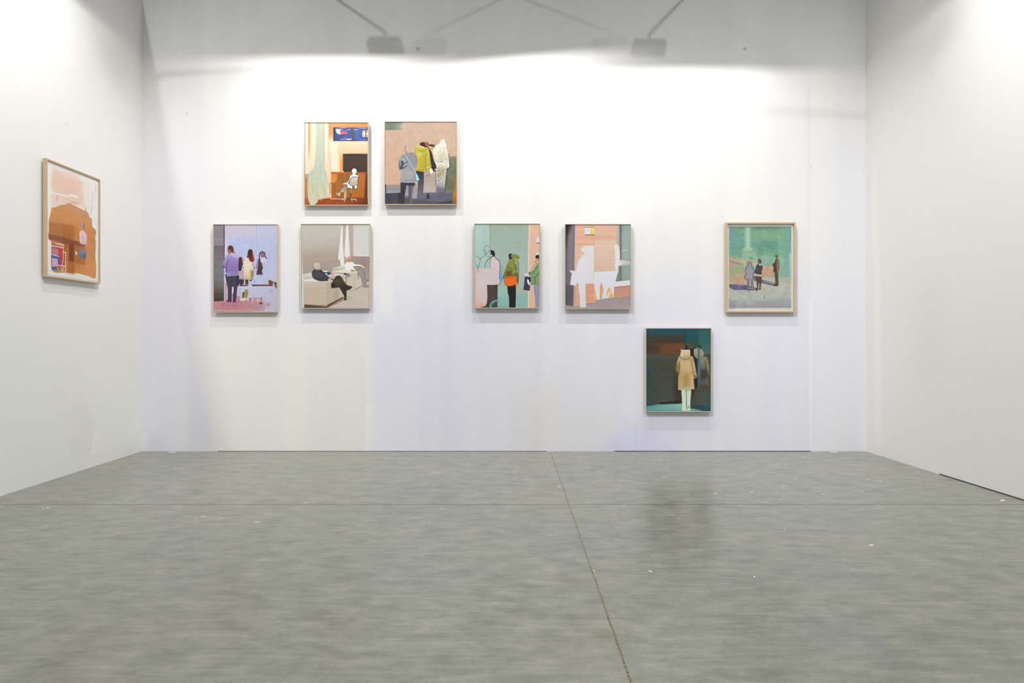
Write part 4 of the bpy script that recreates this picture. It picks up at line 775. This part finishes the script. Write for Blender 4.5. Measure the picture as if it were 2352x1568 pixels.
M_OAK = wood('light_maple', 'BFA688', 'CFB797')
M_BOARD = plain('white_backing_board', 'E4E2DE', 0.8, 0, 0.2)
M_BLACK = plain('black_lacquer', '1C1C1E', 0.45)
M_STEEL = plain('grey_steel', '8A8C90', 0.35, 0.8)
M_SCRAP = plain('white_paper', 'F4F4F0', 0.8)
M_YELLOW = plain('yellow_sticker', 'E2DC3C', 0.6)
M_GAP_SHADE = plain('gap_shade', '2A2826', 0.9)
def glass(name):
    k = N(name); t = k.t; t.nodes.remove(k.b)
    out = t.nodes['Material Output']
    tr = k.n('ShaderNodeBsdfTransparent'); tr.inputs[0].default_value = (0.97, 0.98, 0.975, 1)
    gl = k.n('ShaderNodeBsdfGlossy'); gl.inputs['Roughness'].default_value = 0.02
    fr = k.n('ShaderNodeFresnel'); fr.inputs[0].default_value = 1.45
    mx = k.n('ShaderNodeMixShader'); ge = k.n('ShaderNodeNewGeometry'); fac = k.math('MULTIPLY', fr.outputs[0], k.math('SUBTRACT', 1.0, ge.outputs['Backfacing'])); k.l(fac, mx.inputs[0]); k.l(tr.outputs[0], mx.inputs[1]); k.l(gl.outputs[0], mx.inputs[2]); k.l(mx.outputs[0], out.inputs[0])
    return k.m
M_GLASS = glass('picture_glass')

def floor_material():
    k = N('polished_concrete'); tc = k.n('ShaderNodeTexCoord'); P = tc.outputs['Object']
    sp = k.n('ShaderNodeSeparateXYZ'); k.l(P, sp.inputs[0]); X, Y = sp.outputs[0], sp.outputs[1]
    mp = k.n('ShaderNodeMapping'); mp.inputs['Scale'].default_value = (0.75, 1.2, 1); mp.inputs['Rotation'].default_value = (0, 0, 0.12); k.l(P, mp.inputs['Vector'])
    big = k.noise(mp.outputs[0], 1.1, 5, 0.6); mid = k.noise(mp.outputs[0], 7.0, 8, 0.7); fine = k.noise(P, 60, 4, 0.7); grit = k.noise(P, 330, 2, 0.5)
    base = k.ramp(mid, [(0.33, hexlin(FLOOR_A)), (0.5, hexlin(FLOOR_B)), (0.7, hexlin(FLOOR_C))])
    tint = k.ramp(big, [(0.35, (0.93, 0.95, 0.97, 1)), (0.65, (1.04, 1.03, 0.98, 1))])
    c = k.mix(1.0, base, tint, 'MULTIPLY')
    fv = k.math('ADD', k.math('MULTIPLY', fine, 0.16), k.math('ADD', k.math('MULTIPLY', grit, 0.16), 0.84))
    x = k.n('ShaderNodeVectorMath', operation='SCALE'); k.l(c, x.inputs[0]); k.l(fv, x.inputs['Scale']); c = x.outputs[0]
    # small dark chips and pale flecks worn into the surface
    vo = k.n('ShaderNodeTexVoronoi'); vo.inputs['Scale'].default_value = 3.1; k.l(P, vo.inputs['Vector'])
    chip = k.math('LESS_THAN', vo.outputs['Distance'], 0.014)
    c = k.mix(k.math('MULTIPLY', chip, 0.55), c, hexlin('4A4842'))
    mp3 = k.n('ShaderNodeMapping'); mp3.inputs['Scale'].default_value = (1.3, 11, 1); mp3.inputs['Rotation'].default_value = (0, 0, -0.25); k.l(P, mp3.inputs['Vector'])
    scuff = k.ramp(k.noise(mp3.outputs[0], 1.6, 5, 0.6), [(0.60, (0, 0, 0, 1)), (0.74, (1, 1, 1, 1))])
    c = k.mix(k.math('MULTIPLY', scuff, 0.16), c, hexlin('5A5850'))
    pale = k.ramp(k.noise(mp3.outputs[0], 3.1, 3, 0.5), [(0.48, (0, 0, 0, 1)), (0.74, (1, 1, 1, 1))])
    c = k.mix(k.math('MULTIPLY', pale, 0.22), c, hexlin('B4B3A8'))
    # saw-cut joints: position and half width in metres
    wob = k.math('MULTIPLY', k.math('SUBTRACT', k.noise(P, 9, 4, 0.7), 0.5), 0.012)
    def joint(c, d, half, col, amt):
        d = k.math('ABSOLUTE', k.math('ADD', d, wob))
        f = k.math('MULTIPLY', k.math('SMOOTH_MIN', k.math('MAXIMUM', k.math('SUBTRACT', half*1.6/half, k.math('DIVIDE', d, half)), 0.0), 1.0, 0.1), amt)
        return k.mix(f, c, col)
    fl = k.ramp(k.noise(P, 70, 3, 0.7), [(0.35, hexlin('3E3826')), (0.6, hexlin('887850'))])
    dx = k.math('SUBTRACT', X, k.math('ADD', k.math('MULTIPLY', Y, 0.0152), 0.438))
    c = joint(c, dx, 0.0043, fl, 0.9)
    c = joint(c, k.math('SUBTRACT', Y, 5.035), 0.0075, hexlin('3E382E'), 0.8)
    c = joint(c, k.math('ADD', X, 3.645), 0.0045, hexlin('6A5C46'), 0.6)
    half = k.math('LESS_THAN', X, 0.3)
    fy = k.math('SUBTRACT', Y, 6.68)
    d2 = k.math('ABSOLUTE', k.math('ADD', fy, wob))
    c = k.mix(k.math('MULTIPLY', k.math('MULTIPLY', k.math('LESS_THAN', d2, 0.007), half), 0.22), c, hexlin('4E463A'))
    k.l(c, k.b.inputs['Base Color'])
    k.l(k.math('ADD', k.math('MULTIPLY', mid, 0.16), FLOOR_ROUGH), k.b.inputs['Roughness'])
    k.b.inputs['Specular IOR Level'].default_value = FLOOR_SPEC
    k.bump(k.math('ADD', mid, k.math('MULTIPLY', fine, 0.3)), 0.025, 0.01)
    return k.m
FLOOR_A, FLOOR_B, FLOOR_C, FLOOR_ROUGH, FLOOR_SPEC = '75766B', '85867B', '969589', 0.17, 0.24

# ---------------------------------------------------------------- painted sheets and walls
def sheet(name, P, w, h, t, mat, parent, gain):
    """upright painted panel w by h by t: front face a fine grid carrying the paint, facing -Y, centred on x, base z = 0, back at y = 0"""
    nx, ny = P.W+1, P.H+1
    xs = np.linspace(-w/2, w/2, nx); zs = np.linspace(h, 0, ny)
    co = np.zeros((ny, nx, 3)); co[..., 0] = xs[None, :]; co[..., 1] = -t; co[..., 2] = zs[:, None]
    i = np.arange(nx*ny).reshape(ny, nx)
    q = np.stack([i[:-1, :-1], i[1:, :-1], i[1:, 1:], i[:-1, 1:]], -1).reshape(-1, 4)
    back = np.array([(-w/2, 0, h), (w/2, 0, h), (w/2, 0, 0), (-w/2, 0, 0)]); b = nx*ny
    sides = [list(i[0, ::-1])+[b, b+1], list(i[-1, :])+[b+2, b+3], list(i[:, 0])[::1]+[b+3, b], list(i[::-1, -1])+[b+1, b+2], [b, b+3, b+2, b+1][::-1]]
    me = bpy.data.meshes.new(name)
    V = np.concatenate([co.reshape(-1, 3), back]); nl = q.size+sum(len(s) for s in sides)
    me.vertices.add(len(V)); me.vertices.foreach_set('co', V.ravel())
    me.loops.add(nl); me.loops.foreach_set('vertex_index', np.concatenate([q.ravel()]+[np.array(s) for s in sides]).astype(np.int32))
    st = np.concatenate([np.arange(len(q))*4, q.size+np.cumsum([0]+[len(s) for s in sides[:-1]])]).astype(np.int32)
    me.polygons.add(len(st)); me.polygons.foreach_set('loop_start', st)
    me.polygons.foreach_set('use_smooth', np.zeros(len(st), bool))
    me.update(calc_edges=True)
    img = np.pad(P.img, ((0, 1), (0, 1), (0, 0)), mode='edge')
    C = np.ones((len(V), 4), np.float32); C[:, :3] = 0.8
    C[:nx*ny, :3] = np.clip(lin(img)*gain, 0.002, 0.92).reshape(-1, 3)
    a = me.color_attributes.new('paint', 'FLOAT_COLOR', 'POINT'); a.data.foreach_set('color', C.ravel())
    me.validate()
    return link(name, me, mat, parent)

def add_ring(bm, w, h, face, y0, y1, bev=0.0015):
    """mitred picture frame, outer size w by h, face width `face`, from y0 (wall) to y1 (front)"""
    o = [(-w/2, 0), (w/2, 0), (w/2, h), (-w/2, h)]
    i = [(-w/2+face, face), (w/2-face, face), (w/2-face, h-face), (-w/2+face, h-face)]
    mk = lambda p, y: [bm.verts.new((a, y, b)) for a, b in p]
    o0, o1, i0, i1 = mk(o, y0), mk(o, y1), mk(i, y0), mk(i, y1)
    for k in range(4):
        j = (k+1) % 4
        bm.faces.new((o0[k], o0[j], o1[j], o1[k])); bm.faces.new((o1[k], o1[j], i1[j], i1[k])); bm.faces.new((i1[k], i1[j], i0[j], i0[k])); bm.faces.new((i0[k], i0[j], o0[j], o0[k]))
    if bev:
        es = [e for e in bm.edges if all(abs(v.co.y-y1) < 1e-6 for v in e.verts) and not any(v in o1 and u in i1 for v, u in ((e.verts[0], e.verts[1]), (e.verts[1], e.verts[0])))]
        bmesh.ops.bevel(bm, geom=es, offset=bev, segments=2, affect='EDGES', profile=0.5)

# the setting
bm = bmesh.new(); add_box(bm, -12, -7, -0.2, 12, 11, 0); fl = obj('floor', bm, floor_material()); fl['kind'] = 'structure'

def wall(name, P, W_, x_rot, loc, raise_=()):
    """painted wall panel as wide as the plan, thickness 0.1"""
    o = sheet(name, P, W_, WALL_H, 0.1, M_WALL, None, 1.0)
    o.location = loc; o.rotation_euler = (0, 0, x_rot); o['kind'] = 'structure'
    return o
WB = 'E7E6E4'
S = D/F
def back_wall_paint():
    y0 = 776-(WALL_H-CAMZ)/S; y1 = 776+CAMZ/S
    p = Paint((326, y0, 1988, y1), 830, WB, 31)
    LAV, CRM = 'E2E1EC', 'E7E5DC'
    p.rect(326, 640, 1988, 1050, LAV, soft=60, a=.8)  # lavender lower wall: paint tint with some cool light put into the colour
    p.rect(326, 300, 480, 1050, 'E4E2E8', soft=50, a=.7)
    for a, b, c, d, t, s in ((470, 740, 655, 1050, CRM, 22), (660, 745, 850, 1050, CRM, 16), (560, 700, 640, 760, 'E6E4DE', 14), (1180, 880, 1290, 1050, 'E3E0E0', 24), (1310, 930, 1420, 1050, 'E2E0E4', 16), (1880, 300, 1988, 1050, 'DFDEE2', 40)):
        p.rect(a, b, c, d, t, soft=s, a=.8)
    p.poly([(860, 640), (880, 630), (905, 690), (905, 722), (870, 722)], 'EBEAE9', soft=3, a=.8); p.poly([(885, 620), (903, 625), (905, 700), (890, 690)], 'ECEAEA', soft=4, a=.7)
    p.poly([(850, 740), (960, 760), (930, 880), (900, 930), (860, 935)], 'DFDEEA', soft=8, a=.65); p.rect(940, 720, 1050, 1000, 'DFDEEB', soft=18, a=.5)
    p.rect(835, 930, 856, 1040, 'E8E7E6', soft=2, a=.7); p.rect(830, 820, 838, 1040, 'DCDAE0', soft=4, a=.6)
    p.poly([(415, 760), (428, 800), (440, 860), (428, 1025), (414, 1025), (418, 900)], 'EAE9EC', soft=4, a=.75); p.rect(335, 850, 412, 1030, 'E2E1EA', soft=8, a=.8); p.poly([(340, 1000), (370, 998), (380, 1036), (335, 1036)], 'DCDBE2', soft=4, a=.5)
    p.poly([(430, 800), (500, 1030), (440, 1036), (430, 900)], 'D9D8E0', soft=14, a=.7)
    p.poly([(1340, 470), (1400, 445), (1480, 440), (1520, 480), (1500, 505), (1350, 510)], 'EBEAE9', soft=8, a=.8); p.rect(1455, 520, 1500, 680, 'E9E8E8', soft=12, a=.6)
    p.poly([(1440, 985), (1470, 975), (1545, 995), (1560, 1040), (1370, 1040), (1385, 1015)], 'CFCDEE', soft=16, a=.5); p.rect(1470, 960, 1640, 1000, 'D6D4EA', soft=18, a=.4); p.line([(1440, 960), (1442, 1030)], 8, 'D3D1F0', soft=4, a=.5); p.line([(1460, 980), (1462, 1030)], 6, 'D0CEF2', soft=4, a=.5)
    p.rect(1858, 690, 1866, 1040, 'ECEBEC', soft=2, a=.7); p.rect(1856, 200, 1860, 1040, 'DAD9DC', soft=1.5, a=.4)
    p.img += (p.noise(26, 420)*.008 + p.noise(90, 500)*.008)[..., None]*np.array([1, 1, .5])
    for x, y, r in ((961, 113, 4), (1712, 113, 3.5), (1864, 384, 2), (430, 262, 2), (1062, 310, 1.5), (400, 168, 1.5), (1925, 242, 1.5), (1480, 455, 1.5), (870, 940, 1.5), (1300, 620, 1.5)):
        p.ell(x, y, r, r, '8A8A8C', soft=1, a=.55 if r > 3 else .35)
    for x, y in ((1160, 92), (807, 88), (1546, 92)):
        pass
    return p
def left_wall_paint(length):
    # plan: metres; x = 0 at the near end, y = 0 at the top
    p = Paint((0, 0, length, WALL_H), 620, WB, 32)
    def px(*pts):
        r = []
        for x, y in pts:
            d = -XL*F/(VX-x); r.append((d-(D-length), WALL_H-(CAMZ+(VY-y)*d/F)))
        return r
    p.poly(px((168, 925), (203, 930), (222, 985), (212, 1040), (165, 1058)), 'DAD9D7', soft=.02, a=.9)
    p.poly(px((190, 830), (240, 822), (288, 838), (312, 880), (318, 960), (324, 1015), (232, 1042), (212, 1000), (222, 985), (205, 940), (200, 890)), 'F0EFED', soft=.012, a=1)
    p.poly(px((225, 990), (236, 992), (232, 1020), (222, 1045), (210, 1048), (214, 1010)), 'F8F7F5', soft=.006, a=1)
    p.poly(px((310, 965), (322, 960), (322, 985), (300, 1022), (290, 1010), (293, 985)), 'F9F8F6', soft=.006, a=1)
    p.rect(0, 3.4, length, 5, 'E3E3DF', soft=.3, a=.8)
    p.poly(px((150, 285), (158, 285), (158, 292), (150, 292)), 'D5D4D2', soft=.01, a=.6)
    return p
def right_wall_paint(length):
    # plan: metres; x = 0 at the back corner
    p = Paint((0, 0, length, WALL_H), 620, 'E7E6E3', 33)
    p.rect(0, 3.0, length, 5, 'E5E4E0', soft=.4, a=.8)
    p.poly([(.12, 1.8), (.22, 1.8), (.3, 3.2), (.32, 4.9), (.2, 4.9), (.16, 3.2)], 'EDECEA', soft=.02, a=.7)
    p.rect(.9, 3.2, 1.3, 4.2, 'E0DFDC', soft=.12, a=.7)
    for a, b in ((1.0, .95), (1.15, 1.3), (.75, .55)):
        p.ell(a, b, .025, .03, 'DCDBD8', soft=.015, a=.4)
    return p
SIDE_LEN = 9.4
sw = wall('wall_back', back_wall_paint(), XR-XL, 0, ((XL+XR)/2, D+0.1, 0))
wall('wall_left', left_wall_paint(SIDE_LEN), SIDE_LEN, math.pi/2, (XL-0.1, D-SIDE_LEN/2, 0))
wall('wall_right', right_wall_paint(SIDE_LEN), SIDE_LEN, -math.pi/2, (XR+0.1, D-SIDE_LEN/2, 0))
# dark strips standing in for the shadow gap under the wall panels
bm = bmesh.new(); x0, x1 = (1412-VX)*S, (1862-VX)*S; add_box(bm, x0, D-0.003, 0, x1, D, 0.0055); o = obj('shadow_strip_1', bm, M_GAP_SHADE); o['kind'] = 'structure'
bm = bmesh.new(); add_box(bm, XR-0.003, 3.6, 0, XR, 6.15, 0.007); o = obj('shadow_strip_2', bm, M_GAP_SHADE); o['kind'] = 'structure'

bm = bmesh.new(); add_box(bm, (500-VX)*S, D-0.003, 0, (1255-VX)*S, D, 0.0035); o = obj('shadow_strip_3', bm, M_GAP_SHADE); o['kind'] = 'structure'

# ---------------------------------------------------------------- pictures
def strainer(w, h, t, root):
    bm = bmesh.new(); add_ring(bm, w-0.10, h-0.10, 0.03, 0, -t, 0); bm.transform(Matrix.Translation((0, 0, 0.05))); obj('strainer', bm, M_OAK, root)
def floater(key, crop, outer, label, gain, depth=0.045, name='framed_painting'):
    """canvas in a thin pale floater frame on the back wall; crop = (x0, y0, scale) of the plan, outer = frame outline in plan units"""
    P = PAINTINGS[key](); cx, cy, s = crop
    gap = 0.018                                       # the frame stands off the wall on a recessed strainer
    k = (D-gap-depth)/F                               # metres per photo pixel at the frame's front
    X = lambda u: (cx+u/s-VX)*k
    Z = lambda v: CAMZ+(VY-(cy+v/s))*k
    l, t, r, b = outer
    w, h = X(r)-X(l), Z(t)-Z(b)
    root = thing(name, label, 'painting', ((X(l)+X(r))/2, D, Z(b)), 0, 'framed paintings on the back wall')
    bm = bmesh.new(); add_ring(bm, w, h, 0.0065, -gap, -gap-depth, 0.001); obj('frame', bm, M_BIRCH, root)
    c = sheet('canvas', P, w-0.017, h-0.017, depth-0.007, M_CANVAS, root, gain)
    c.location = (0, -gap, 0.0085)
    strainer(w, h, gap+0.002, root)
    return root
floater('waiting', (690, 270, 7.129), (60, 72, 1115, 1437), 'framed painting of a white figure in a swivel chair before an orange desk', 0.86)
floater('queue', (870, 270, 7.126), (90, 60, 1283, 1425), 'framed painting of headless figures in grey, mustard yellow and white coats on beige', 0.90)
floater('three', (480, 505, 6.971), (62, 65, 1095, 1478), 'framed painting of a man in lilac jacket and two women seen from behind', 0.97)
floater('seated', (680, 505, 6.967), (75, 60, 1185, 1418), 'framed painting of two seated men in pale armchairs against a grey wall', 0.92)
floater('orange', (1080, 505, 7.291), (62, 58, 1172, 1480), 'framed painting of a queue with an olive parka and bright orange shoulder bag', 0.92)
floater('white', (1285, 505, 7.291), (90, 65, 1200, 1490), 'framed painting of blank white silhouettes before a salmon wall and window', 0.94)
floater('coat', (1475, 740, 7.127), (58, 90, 1135, 1465), 'dark teal framed painting of a person in beige coat, hung lowest of all', 1.0)

def box_framed(key, label, w, h, loc, rotz, face, depth, inset, paper, gain, group):
    gap = 0.018
    """paper sheet floated on a board behind glass in a deeper wooden frame; paper = (x offset, z offset, width, height)"""
    P = PAINTINGS[key]()
    root = thing('framed_artwork', label, 'painting', loc, rotz, group)
    bm = bmesh.new(); add_ring(bm, w, h, face, -gap, -gap-depth); obj('frame', bm, M_OAK, root)
    strainer(w, h, gap, root)
    bm = bmesh.new(); add_box(bm, -w/2+face, -gap-(depth-inset)+0.002, face, w/2-face, -gap, h-face); obj('backing_board', bm, M_BOARD, root)
    c = sheet('paper', P, paper[2], paper[3], 0.0012, M_PAPER, root, gain)
    c.location = (paper[0], -gap-(depth-inset)+0.002, paper[1])
    bm = bmesh.new(); add_box(bm, -w/2+face, -gap-depth+0.004, face, w/2-face, -gap-depth+0.006, h-face); obj('glass', bm, M_GLASS, root)
    return root
k7 = (D-0.058)/F
X7 = lambda u: (1655+u/6.816-VX)*k7
Z7 = lambda v: CAMZ+(VY-(500+v/6.816))*k7
w7, h7 = X7(1178)-X7(85), Z7(70)-Z7(1480)
box_framed('plaza', 'wood framed green picture on paper of three small figures casting shadows on a plaza', w7, h7, ((X7(85)+X7(1178))/2, D, Z7(1480)), 0, 0.017, 0.040, 0.022,
           ((X7(138)+X7(1128))/2-(X7(85)+X7(1178))/2, Z7(1432)-Z7(1480), X7(1128)-X7(138), Z7(126)-Z7(1432)), 1.0, 'framed pictures behind glass')
T9 = 0.018+0.036
d0, d1 = (-XL-T9)*F/(VX-107.5), (-XL-T9)*F/(VX-231)
box_framed('counter', 'wood framed orange picture of a woman at a counter, on the left wall', d1-d0, 1.019, (XL, (d0+d1)/2, 1.778), math.pi/2, 0.013, 0.036, 0.013,
           (0.004, 0.026, d1-d0-0.05, 1.019-0.052), 1.15, 'framed pictures behind glass')

# ---------------------------------------------------------------- floods on arms clamped to the wall tops (above the picture)
def flood(label, base, rotz, reach, zl, cut_z, power, roll=0.0, cone=118, color=(1.0, 0.985, 0.96)):
    """base = point on the wall face under the clamp; +Y of the thing points into the wall. The housing's upper lip cuts the beam at height cut_z on the wall"""
    root = thing('flood_light', label, 'lamp', (base[0], base[1], WALL_H), rotz, 'flood lights on arms above the walls')
    z = zl-WALL_H
    bm = bmesh.new(); add_box(bm, -0.035, -0.02, 0.0, 0.035, 0.12, 0.02, 0.002); add_box(bm, -0.035, 0.10, -0.06, 0.035, 0.12, 0.0, 0.002); obj('clamp', bm, M_STEEL, root)
    bm = bmesh.new(); add_tube(bm, (0, 0.08, 0.035), (0, -reach-0.02, z+0.10), 0.017); obj('arm', bm, M_STEEL, root, True)
    h = bpy.data.objects.new('housing', None)
    tilt = math.radians(52)                            # axis below the horizontal
    dq = 0.06                                          # light source recessed this far behind the opening
    cut = math.atan2(zl-cut_z, reach)
    up = dq*math.tan(tilt-cut); lo = 0.10; hl = hr = 0.13
    bm = bmesh.new(); th = 0.006
    # open box along local -Z' (axis); built with axis = +A, up = +B then rotated
    def quadbox(x0, a0, b0, x1, a1, b1): add_box(bm, x0, a0, b0, x1, a1, b1)
    quadbox(-hl-th, -0.03, up, hr+th, dq, up+th)      # upper lip
    quadbox(-hl-th, -0.03, -lo-th, hr+th, dq*0.3, -lo)
    quadbox(-hl-th, -0.03, -lo, -hl, dq, up); quadbox(hr, -0.03, -lo, hr+th, dq, up)
    quadbox(-hl-th, -0.045, -lo-th, hr+th, -0.03, up+th)
    R = Matrix.Rotation(roll, 4, 'Y') @ Matrix.Rotation(-tilt, 4, 'X')
    T = Matrix.Translation((0, -reach, z))
    bm.transform(T @ R)
    bpy.data.objects.remove(h)
    obj('housing', bm, M_BLACK, root)
    bm = bmesh.new(); add_tube(bm, (0, -reach-0.02, z+0.10), (0, -reach-0.02, z+0.03), 0.012); obj('bracket', bm, M_STEEL, root)
    l = bpy.data.lights.new('bulb', 'SPOT'); l.spot_size = math.radians(cone); l.spot_blend = 1.0; l.shadow_soft_size = 0.003; l.energy = power; l.color = color
    o = bpy.data.objects.new('bulb', l); COL.objects.link(o); o.parent = root
    ax = (T @ R).to_3x3() @ Vector((0, 1, 0))
    o.location = (0, -reach, z); o.rotation_euler = ax.to_track_quat('-Z', 'Y').to_euler()
    return root
CUT = CAMZ+(VY-134)*S
flood('black flood lamp on an arm above the two upper pictures, left of three', ((758-VX)*S, D), 0, 1.40, 5.03, CAMZ+(VY-134)*S, FLOOD_POWER, 0.0, 124)
flood('black flood lamp on an arm above the middle of the back wall', ((1175-VX)*S, D), 0, 1.40, 5.03, CAMZ+(VY-134)*S, FLOOD_POWER, math.radians(-5.0), 112)
flood('black flood lamp on an arm at the right of the back wall', ((1580-VX)*S, D), 0, 1.40, 5.03, CAMZ+(VY-160)*S, FLOOD_POWER*0.92, 0.0, 122)
flood('black flood lamp on an arm over the left wall', (XL, D-2.1), math.pi/2, 1.40, 5.03, 4.40, FLOOD_POWER*0.85, 0.0, 124)
flood('black flood lamp on an arm over the right wall', (XR, D-2.7), -math.pi/2, 1.40, 5.03, 4.29, FLOOD_POWER*0.85, 0.0, 132)

# ---------------------------------------------------------------- litter on the concrete
def floor_point(x, y):
    d = F*CAMZ/(y-VY); return ((x-VX)*d/F, d)
rs = np.random.RandomState(5)
def scrap(name, label, cat, x, y, w, h, mat, group=None, ang=None):
    X, Y = floor_point(x, y)
    n = 7; pts = []
    for i in range(n):
        a = 2*math.pi*i/n; r = rs.uniform(.65, 1.1); pts.append((w/2*r*math.cos(a), h/2*r*math.sin(a)))
    bm = bmesh.new(); add_prism(bm, pts, 0.002)
    o = obj(name, bm, mat); o.location = (X, Y, 0); o.rotation_euler = (0, 0, rs.uniform(0, 3.1) if ang is None else ang)
    o['label'] = label; o['category'] = cat
    if group: o['group'] = group
    return o
for x, y in ((1817, 1046), (1958, 1067), (1828, 1100), (1800, 1115), (1800, 1121), (1726, 1130), (2023, 1105), (1980, 1128), (1892, 1134), (1993, 1102), (1284, 1117), (1525, 1095), (1644, 1133), (1560, 1190), (1494, 1312), (354, 1066), (100, 1170), (110, 1166), (238, 1068), (467, 1186), (507, 1190), (591, 1199), (1733, 1325), (1802, 1217), (700, 1154), (1364, 1311)):
    scrap('paper_scrap', 'tiny white paper fleck lying on the grey concrete floor', 'litter', x, y, rs.uniform(.016, .038), rs.uniform(.004, .009), M_SCRAP, 'tiny paper flecks on the floor')
scrap('paper_scrap', 'largest white paper scrap on the floor, by the foot of the right wall', 'litter', 2303, 1149, .05, .03, M_SCRAP, None, .4)
scrap('paper_scrap', 'single white paper scrap on the open floor at the right', 'litter', 2002, 1252, .03, .018, M_SCRAP, None, .2)
for x, y in ((1434, 1061), (1467, 1061), (1500, 1061)):
    scrap('floor_sticker', 'small yellow dot on the floor, one of three in a row', 'sticker', x, y, .018, .028, M_YELLOW, 'yellow dots in a row on the floor')
scrap('floor_sticker', 'single yellow dot on the floor nearer the long floor joint', 'sticker', 1408, 1090, .018, .026, M_YELLOW)
scrap('plaster_chip', 'white plaster chip on the floor against the left end of the back wall', 'debris', 396, 1038.5, .10, .03, M_SCRAP, None, 0)
scrap('plaster_chip', 'white plaster chip on the floor against the right end of the back wall', 'debris', 1914, 1038.5, .11, .03, M_SCRAP, None, 0)
scrap('plaster_chip', 'white plaster chip on the floor along the left wall', 'debris', 133, 1094, .03, .16, M_SCRAP, None, 0)
